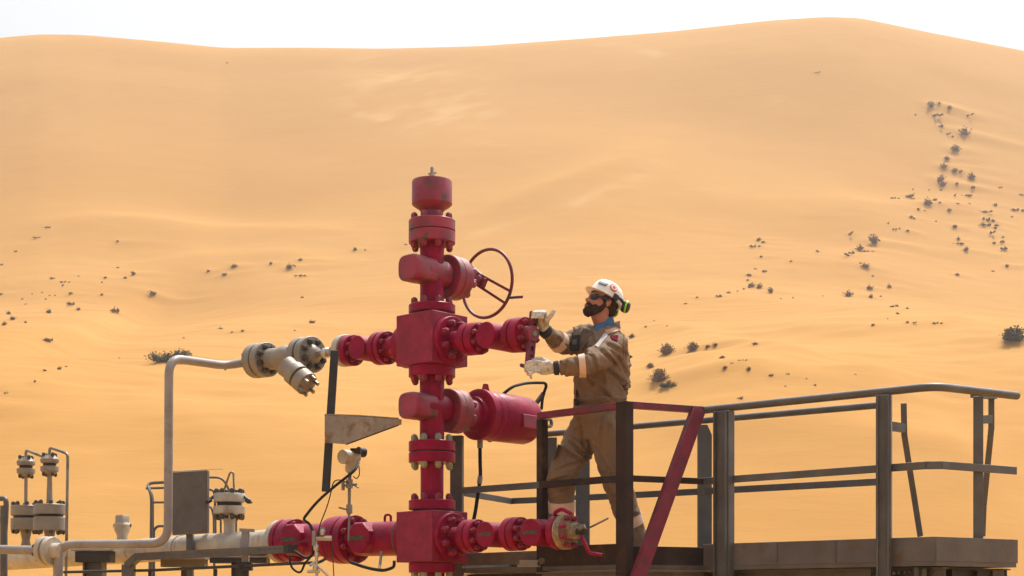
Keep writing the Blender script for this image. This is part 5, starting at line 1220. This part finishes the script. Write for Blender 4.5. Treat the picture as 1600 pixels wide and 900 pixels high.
# ear defenders parked at the back of the hat
for s in (1, -1):
    base_ = Q(-.075, s * .092, -.008); bm = BM()
    sweep(bm, fillet([Q(-.03, s * .112, .008), Q(-.07, s * .116, .02), Q(-.125, s * .098, .008)], .03), .010, 8)
    box(bm, Q(-.03, s * .112, .008), (.018, .008, .018), fq, lh, uq)
    ar = obj("muff_arm", bm, M_muff, hat)
    ax2 = (-fq * .75 + lh * s * .55 + uq * .1).normalized(); cc2 = Q(-.142, s * .090, .002); bm = BM()
    a5, s5, u5 = frame(ax2)
    lathe(bm, cc2 - ax2 * .022, ax2, [(0, .034), (.018, .040), (.028, .041), (.046, .034), (.052, .02)], 28, ys=.8)
    cup = obj("ear_cup", bm, M_muff, hat); bm = BM(); lathe(bm, cc2 + ax2 * .002, ax2, [(0, .0425), (.011, .0425)], 28, ys=.8); obj("lime_ring", bm, M_lime, cup)
# --- collar and shirt
fC = (fT - Zv * .42).normalized()
bm = BM(); loft(bm, [(NB + Vector((.0, 0, -.04)), .082, .084), (NB + Vector((-.006, 0, .012)), .072, .080), (NB + Vector((-.004, 0, .052)), .064, .066)], fC, lT); obj("shirt_collar", bm, M_blue, per)
bm = BM(); prism(bm, [NB + fT * .08 + lT * .015 + Zv * .005, NB + fT * .095 + lT * .06 - Zv * .045, NB + fT * .045 + lT * .085 - Zv * .012, NB + fT * .03 + lT * .078 + Zv * .02], (fT + lT * .6) * .006); obj("shirt_lapel", bm, M_blue, per)
# --- coverall
CREASE = [((916, 588), (934, 610), 1), ((951, 578), (986, 612), 1.1), ((927, 596), (960, 628), .8), ((898, 600), (904, 628), .7), ((972, 590), (984, 628), .7), ((984, 524), (984, 566), .9), ((940, 548), (962, 570), .8), ((950, 538), (975, 552), .7),
          ((925, 556), (935, 585), .7), ((896, 560), (912, 584), .6), ((884, 566), (880, 588), .6), ((874, 566), (872, 588), .5), ((905, 513), (893, 530), .9), ((872, 530), (888, 552), .8), ((862, 528), (858, 546), .5), ((920, 520), (912, 560), .8),
          ((921, 512), (928, 535), .6), ((893, 630), (984, 627), 1.0), ((905, 655), (912, 700), .8), ((892, 690), (922, 722), 1.2), ((880, 705), (915, 724), 1.0), ((868, 735), (905, 722), .9), ((862, 752), (898, 744), .8), ((868, 770), (892, 764), .6), ((930, 700), (950, 735), .6),
          ((952, 750), (980, 762), .8), ((960, 775), (984, 782), .7), ((975, 800), (996, 806), .6), ((940, 650), (938, 700), .5), ((960, 650), (972, 690), .6), ((966, 560), (982, 590), .7), ((938, 575), (944, 600), .6)]
def crease(c):
    if c.y > 10.16: return 0
    qx, qy = c.x / c.y * FP + 800, HZ - (c.z - EYE) / c.y * FP; s_ = 0
    for (a, b, w) in CREASE:
        dx, dy = b[0] - a[0], b[1] - a[1]; t = max(0, min(1, ((qx - a[0]) * dx + (qy - a[1]) * dy) / (dx * dx + dy * dy)))
        ex, ey = qx - a[0] - t * dx, qy - a[1] - t * dy; d2 = math.hypot(ex, ey); sd_ = 1 if (ex * dy - ey * dx) > 0 else -1
        if d2 < 11: s_ += w * (-.024 * math.exp(-(d2 / 2.4) ** 2) + .016 * math.exp(-((d2 - 5.0) / 2.8) ** 2) * (1 if sd_ > 0 else .5)) * (1 - abs(t - .5) * .9)
    return s_
def wr(c, n):
    v = noise.noise(Vector((c.x * 7, c.y * 7, c.z * 11))) ; w_ = abs(noise.noise(Vector((c.x * 8 + 5, c.y * 8, c.z * 9)))); d_ = abs(noise.noise(Vector(((c.x - c.z * .8) * 5, c.y * 4, (c.z + c.x * .6) * 11))))
    s1_ = max(0, 1 - w_ * 3.2); s2_ = max(0, 1 - d_ * 3.2)
    return .008 * v - .005 * s1_ * s1_ - .006 * s2_ * s2_ + crease(c)
bm = BM()
loft(bm, [(W(934, 690, 10.05), .15, .13), (W(935, 668, 10.05), .185, .165), (W(938, 640, 10.05), .195, .175), (W(939, 626, 10.05), .185, .165), (W(940, 600, 10.05), .2, .18), (W(942, 565, 10.05), .205, .175), (W(943, 540, 10.05), .20, .145),
          (W(943, 524, 10.05), .165, .115), (W(946, 513, 10.05), .10, .075)], fT, lT)
limb(bm, [LS + Vector((.0, .03, -.01)), LE, LW + (LE - LW).normalized() * .015], [.092, .073, .052]); limb(bm, [RS + Vector((.03, -.02, -.01)), RE, RW + (RE - RW).normalized() * .015], [.086, .070, .050])
limb(bm, [FH, FK, FA, W(881, 856, 10.12)], [.128, .098, .074, .074]); limb(bm, [BH, BK, BA, W(996, 858, 10.09)], [.13, .098, .076, .075])
cov = fused("coverall", bm, M_cover, per, .0095, 5, fn=wr)
# collar of the coverall
bm = BM(); loft(bm, [(NB + Zv * -.05 + Vector((.01, 0, 0)), .12, .105), (NB + Vector((.024, 0, -.014)), .094, .084), (NB + Vector((.034, 0, .010)), .086, .074), (NB + Vector((.034, 0, .008)), .078, .066)], (fT - Zv * .6).normalized(), lT)
cl = obj("coverall_collar", bm, M_cover, per)
def tape(a, b, t0, t1, r0, r1, name="reflective_tape"):
    bm = BM(); p0 = a.lerp(b, t0); p1 = a.lerp(b, t1); n6 = 6
    sweep(bm, [p0.lerp(p1, i / n6) for i in range(n6 + 1)], [r0 + (r1 - r0) * i / n6 + .0 for i in range(n6 + 1)], 28); return obj(name, bm, M_band, per)
tape(LE, LW, .06, .27, .0775, .072); tape(RE, RW, .18, .40, .070, .0655)
tape(FK, FA, .44, .62, .092, .087); tape(BK, BA, .60, .78, .088, .085)
# shoulder tape, chest flap, badge, name strip
def patch(name, c, X_, Y_, hw, hh, m, th=.006):
    bm = BM(); N_ = X_.cross(Y_).normalized(); box(bm, c, (hw, hh, th), X_.normalized(), Y_.normalized(), N_); return obj(name, bm, m, per, bevel=.002)
cam_dir = Vector((0, -1, 0))
from mathutils.bvhtree import BVHTree
_o = root_origin(per); bvh = BVHTree.FromPolygons([v.co + _o for v in cov.data.vertices], [list(p.vertices) for p in cov.data.polygons])
EYEV = Vector((0, 0, EYE))
def sewn(name, quad, m, off=.004, th=.005, nx=8, ny=4, parent=None):
    """cloth piece sewn on: follows the coverall's surface between four corners"""
    pts = []
    for j_ in range(ny + 1):
        row = []
        for i_ in range(nx + 1):
            u, v = i_ / nx, j_ / ny
            x = (quad[0][0] * (1 - u) + quad[1][0] * u) * (1 - v) + (quad[3][0] * (1 - u) + quad[2][0] * u) * v
            y = (quad[0][1] * (1 - u) + quad[1][1] * u) * (1 - v) + (quad[3][1] * (1 - u) + quad[2][1] * u) * v
            d = (W(x, y, 10) - EYEV).normalized(); h, n, _, _ = bvh.ray_cast(EYEV, d)
            if h is None: h = row[-1][0] if row else W(x, y, 9.9); n = Vector((0, -1, 0))
            if n.dot(d) > 0: n = -n
            row.append((h + n * off, n))
        pts.append(row)
    b = BM(); A_ = [[b.verts.new(p + n * th * .5) for p, n in r] for r in pts]; B_ = [[b.verts.new(p - n * th) for p, n in r] for r in pts]
    for j_ in range(ny):
        for i_ in range(nx):
            b.faces.new((A_[j_][i_], A_[j_][i_ + 1], A_[j_ + 1][i_ + 1], A_[j_ + 1][i_])); b.faces.new((B_[j_][i_], B_[j_ + 1][i_], B_[j_ + 1][i_ + 1], B_[j_][i_ + 1]))
    rim = [(0, i_) for i_ in range(nx)] + [(j_, nx) for j_ in range(ny)] + [(ny, i_) for i_ in range(nx, 0, -1)] + [(j_, 0) for j_ in range(ny, 0, -1)]
    for q in range(len(rim)):
        a_, c_ = rim[q], rim[(q + 1) % len(rim)]
        b.faces.new((A_[a_[0]][a_[1]], B_[a_[0]][a_[1]], B_[c_[0]][c_[1]], A_[c_[0]][c_[1]]))
    return obj(name, b, m, parent or per, ang=60)
sewn("name_strip", [(945, 521), (950, 524), (935, 544), (930, 541)], mat("pale_cloth_strip", (.42, .38, .39), .8, spec=.2, bump=.1))
sewn("shoulder_tape", [(946, 517), (966, 512), (968, 517), (948, 523)], mat("faded_orange_tape", (.42, .25, .16), .7, bump=0))
sewn("badge", [(953, 525), (966, 525), (964, 534), (956, 531)], M_badge)
sewn("pocket_flap", [(909, 545), (926, 548), (925, 554), (908, 551)], M_cover, off=.003)
sewn("hip_pocket", [(949, 640), (962, 646), (955, 664), (947, 660)], M_cover, off=.002)
sewn("thigh_pocket", [(872, 694), (888, 702), (880, 726), (864, 718)], M_cover, off=.003)
sewn("waist_band", [(896, 624), (983, 622), (983, 631), (896, 633)], M_cover, off=.002, nx=24)
sewn("sleeve_seam", [(975, 514), (978, 515), (976, 566), (973, 566)], M_cover, off=.001, nx=2, ny=14)
sewn("leg_seam", [(948, 640), (950, 640), (972, 800), (970, 800)], M_cover, off=.001, nx=2, ny=24)
bm = BM(); sweep(bm, [NB + fT * .105 + lT * .01 - Zv * .07, W(908, 545, 9.93) , W(902, 575, 9.93), W(899, 600, 9.93), W(899, 622, 9.95)], .005, 6); obj("zip_flap", bm, M_cover, per)
# radio on the chest with clip and aerial
rc = W(899, 536, 9.90)
bm = BM(); box(bm, rc, (.028, .015, .052), Vector((.85, -.5, 0)).normalized(), Vector((.5, .85, 0)).normalized(), Vector((.12, 0, 1)).normalized()); ra_ = obj("gas_detector", bm, M_strap, per, bevel=.006)
bm = BM(); box(bm, rc + Vector((-.006, -.016, .004)), (.015, .002, .017), Vector((.85, -.5, 0)).normalized(), Vector((.5, .85, 0)).normalized(), Vector((.12, 0, 1)).normalized()); obj("screen", bm, M_radio, ra_)
bm = BM(); box(bm, W(900, 519, 9.96), (.018, .012, .018)); cyl(bm, W(900, 520, 9.95), W(896, 511, 9.95), .006); cyl(bm, W(903, 518, 9.95), W(906, 512, 9.95), .008); obj("clip", bm, M_nut, ra_)
# boots
def boot(ank, fwd, toe_drop=0):
    z0 = feet_z; b = BM(); up_ = Zv; s_ = Vector((-fwd.y, fwd.x, 0))
    base = Vector((ank.x, ank.y, z0))
    def sec(x, hw, zt_, zb=0.0): return [b.verts.new(base + fwd * x + s_ * (hw * math.cos(a)) + Zv * (zb + (zt_ - zb) * (.5 + .5 * math.sin(a)))) for a in [2 * math.pi * i / 16 for i in range(16)]]
    R_ = [sec(-.085, .02, .05), sec(-.075, .036, .09), sec(-.04, .042, .15), sec(.0, .044, .15), sec(.05, .045, .10), (sec(.10, .05, .08)), sec(.15, .05, .068), sec(.18, .038, .055), sec(.195, .015, .03)]
    for A, B in zip(R_[:-1], R_[1:]):
        for i in range(16): b.faces.new((A[i], A[(i + 1) % 16], B[(i + 1) % 16], B[i]))
    b.faces.new(R_[0]); b.faces.new(list(reversed(R_[-1])))
    lathe(b, Vector((ank.x, ank.y, z0 + .08)), Zv, [(0, .05), (.14, .056), (.16, .05)], 18)
    o = obj("boot", b, M_boot, per)
    bm = BM(); prism(bm, [base + fwd * x + s_ * y for x, y in ((-.09, -.03), (-.02, -.045), (.1, -.052), (.17, -.045), (.205, 0), (.17, .045), (.1, .052), (-.02, .045), (-.09, .03))], Zv * .022); obj("sole", bm, M_strap, o)
boot(W(881, 860, 10.12), Vector((-.85, -.5, 0)).normalized()); boot(W(997, 860, 10.1), Vector((-.75, -.66, 0)).normalized())

# --- gloved hands
def hand(name, wrist, palm_end, nrm, across, fingers, thumb):
    """palm slab from wrist to knuckles, four finger chains and a thumb, as one glove"""
    b = BM(); ax_ = (palm_end - wrist).normalized()
    n = 6; secs = []
    for i in range(n + 1):
        t = i / n; c = wrist.lerp(palm_end, t); w = (.031, .034, .039, .043, .045, .044, .040)[i]; d_ = (.024, .023, .021, .020, .019, .018, .014)[i]
        secs.append((c, w, d_))
    loft(b, secs, nrm, across, 20)
    for ch in fingers: sweep(b, ch, [.0115, .0112, .0105, .0095][:len(ch)], 12); ellipsoid(b, ch[-1], (.0098,) * 3); ellipsoid(b, ch[0], (.0118,) * 3); [ellipsoid(b, q, (.0112,) * 3) for q in ch[1:-1]]
    sweep(b, thumb, [.018, .0165, .015, .0135][:len(thumb)], 12); ellipsoid(b, thumb[-1], (.0118,) * 3); [ellipsoid(b, q, (.0135,) * 3) for q in thumb[1:-1]]
    g = fused(name, b, M_glove, per, .0042, 2, fn=lambda c, n_: .0016 * noise.noise(c * 90)); g['label'] = None or "worn pale work glove"; del g['label']
    return g
# left (near, lower) hand closes on the lower end of the bar handle
kh2 = FP / 9.66
wl = LW + (LW - LE).normalized() * .005; pe_l = W(843, 575, 9.655)
acr = Vector((0.12, -.35, .93)).normalized(); axl = (pe_l - wl).normalized(); nrl = axl.cross(acr).normalized(); acr = nrl.cross(axl).normalized()
fl_ = []
tips = [((834, 564), (823, 567), (821, 573)), ((833, 569), (821.5, 573), (821, 579.5)), ((834, 574), (823.5, 579), (825, 585)), ((836, 579), (828, 585), (830, 590))]
for i, (a, b_, c_) in enumerate(tips):
    s0_ = pe_l + acr * (.033 - .021 * i) + axl * .002
    fl_.append([s0_ - axl * .02, W(a[0], a[1], 9.615), W(b_[0], b_[1], 9.60), W(c_[0], c_[1], 9.625)])
th_ = [wl.lerp(pe_l, .35) + acr * .028, W(848, 562, 9.69), W(838, 561, 9.70), W(832, 564, 9.69)]
hand("glove", wl, pe_l, nrl, acr, fl_, th_)
# right (far, upper) hand: fist over the top of the handle, thumb standing up to the right
wr_ = RW + (RW - RE).normalized() * .005; pe_r = W(845, 494, 9.73)
axr = (pe_r - wr_).normalized(); acr2 = Vector((.9, -.42, .1)).normalized(); nrr = axr.cross(acr2).normalized(); acr2 = nrr.cross(axr).normalized()
fr_ = []
for i in range(4):
    s0_ = pe_r + acr2 * (.032 - .021 * i) * -1
    kx = 843 + i * 5.0 - 3
    fr_.append([s0_ - axr * .012, W(kx - 2, 487.5 - (1 if i in (1, 2) else 0), 9.69 - .004 * i), W(kx - 7, 489, 9.655), W(kx - 8, 496, 9.645)])
th2 = [wr_.lerp(pe_r, .4) + acr2 * .02, W(855, 499, 9.68), W(861, 493, 9.66), W(865.5, 486, 9.65)]
hand("glove", wr_, pe_r, nrr, acr2, fr_, th2)
for (E0, W0) in ((LE, LW), (RE, RW)):
    dq_ = (W0 - E0).normalized(); bm = BM(); sweep(bm, [W0 - dq_ * .012, W0 + dq_ * .012, W0 + dq_ * .022], [.046, .044, .037], 22); obj("cuff", bm, M_strap, per)
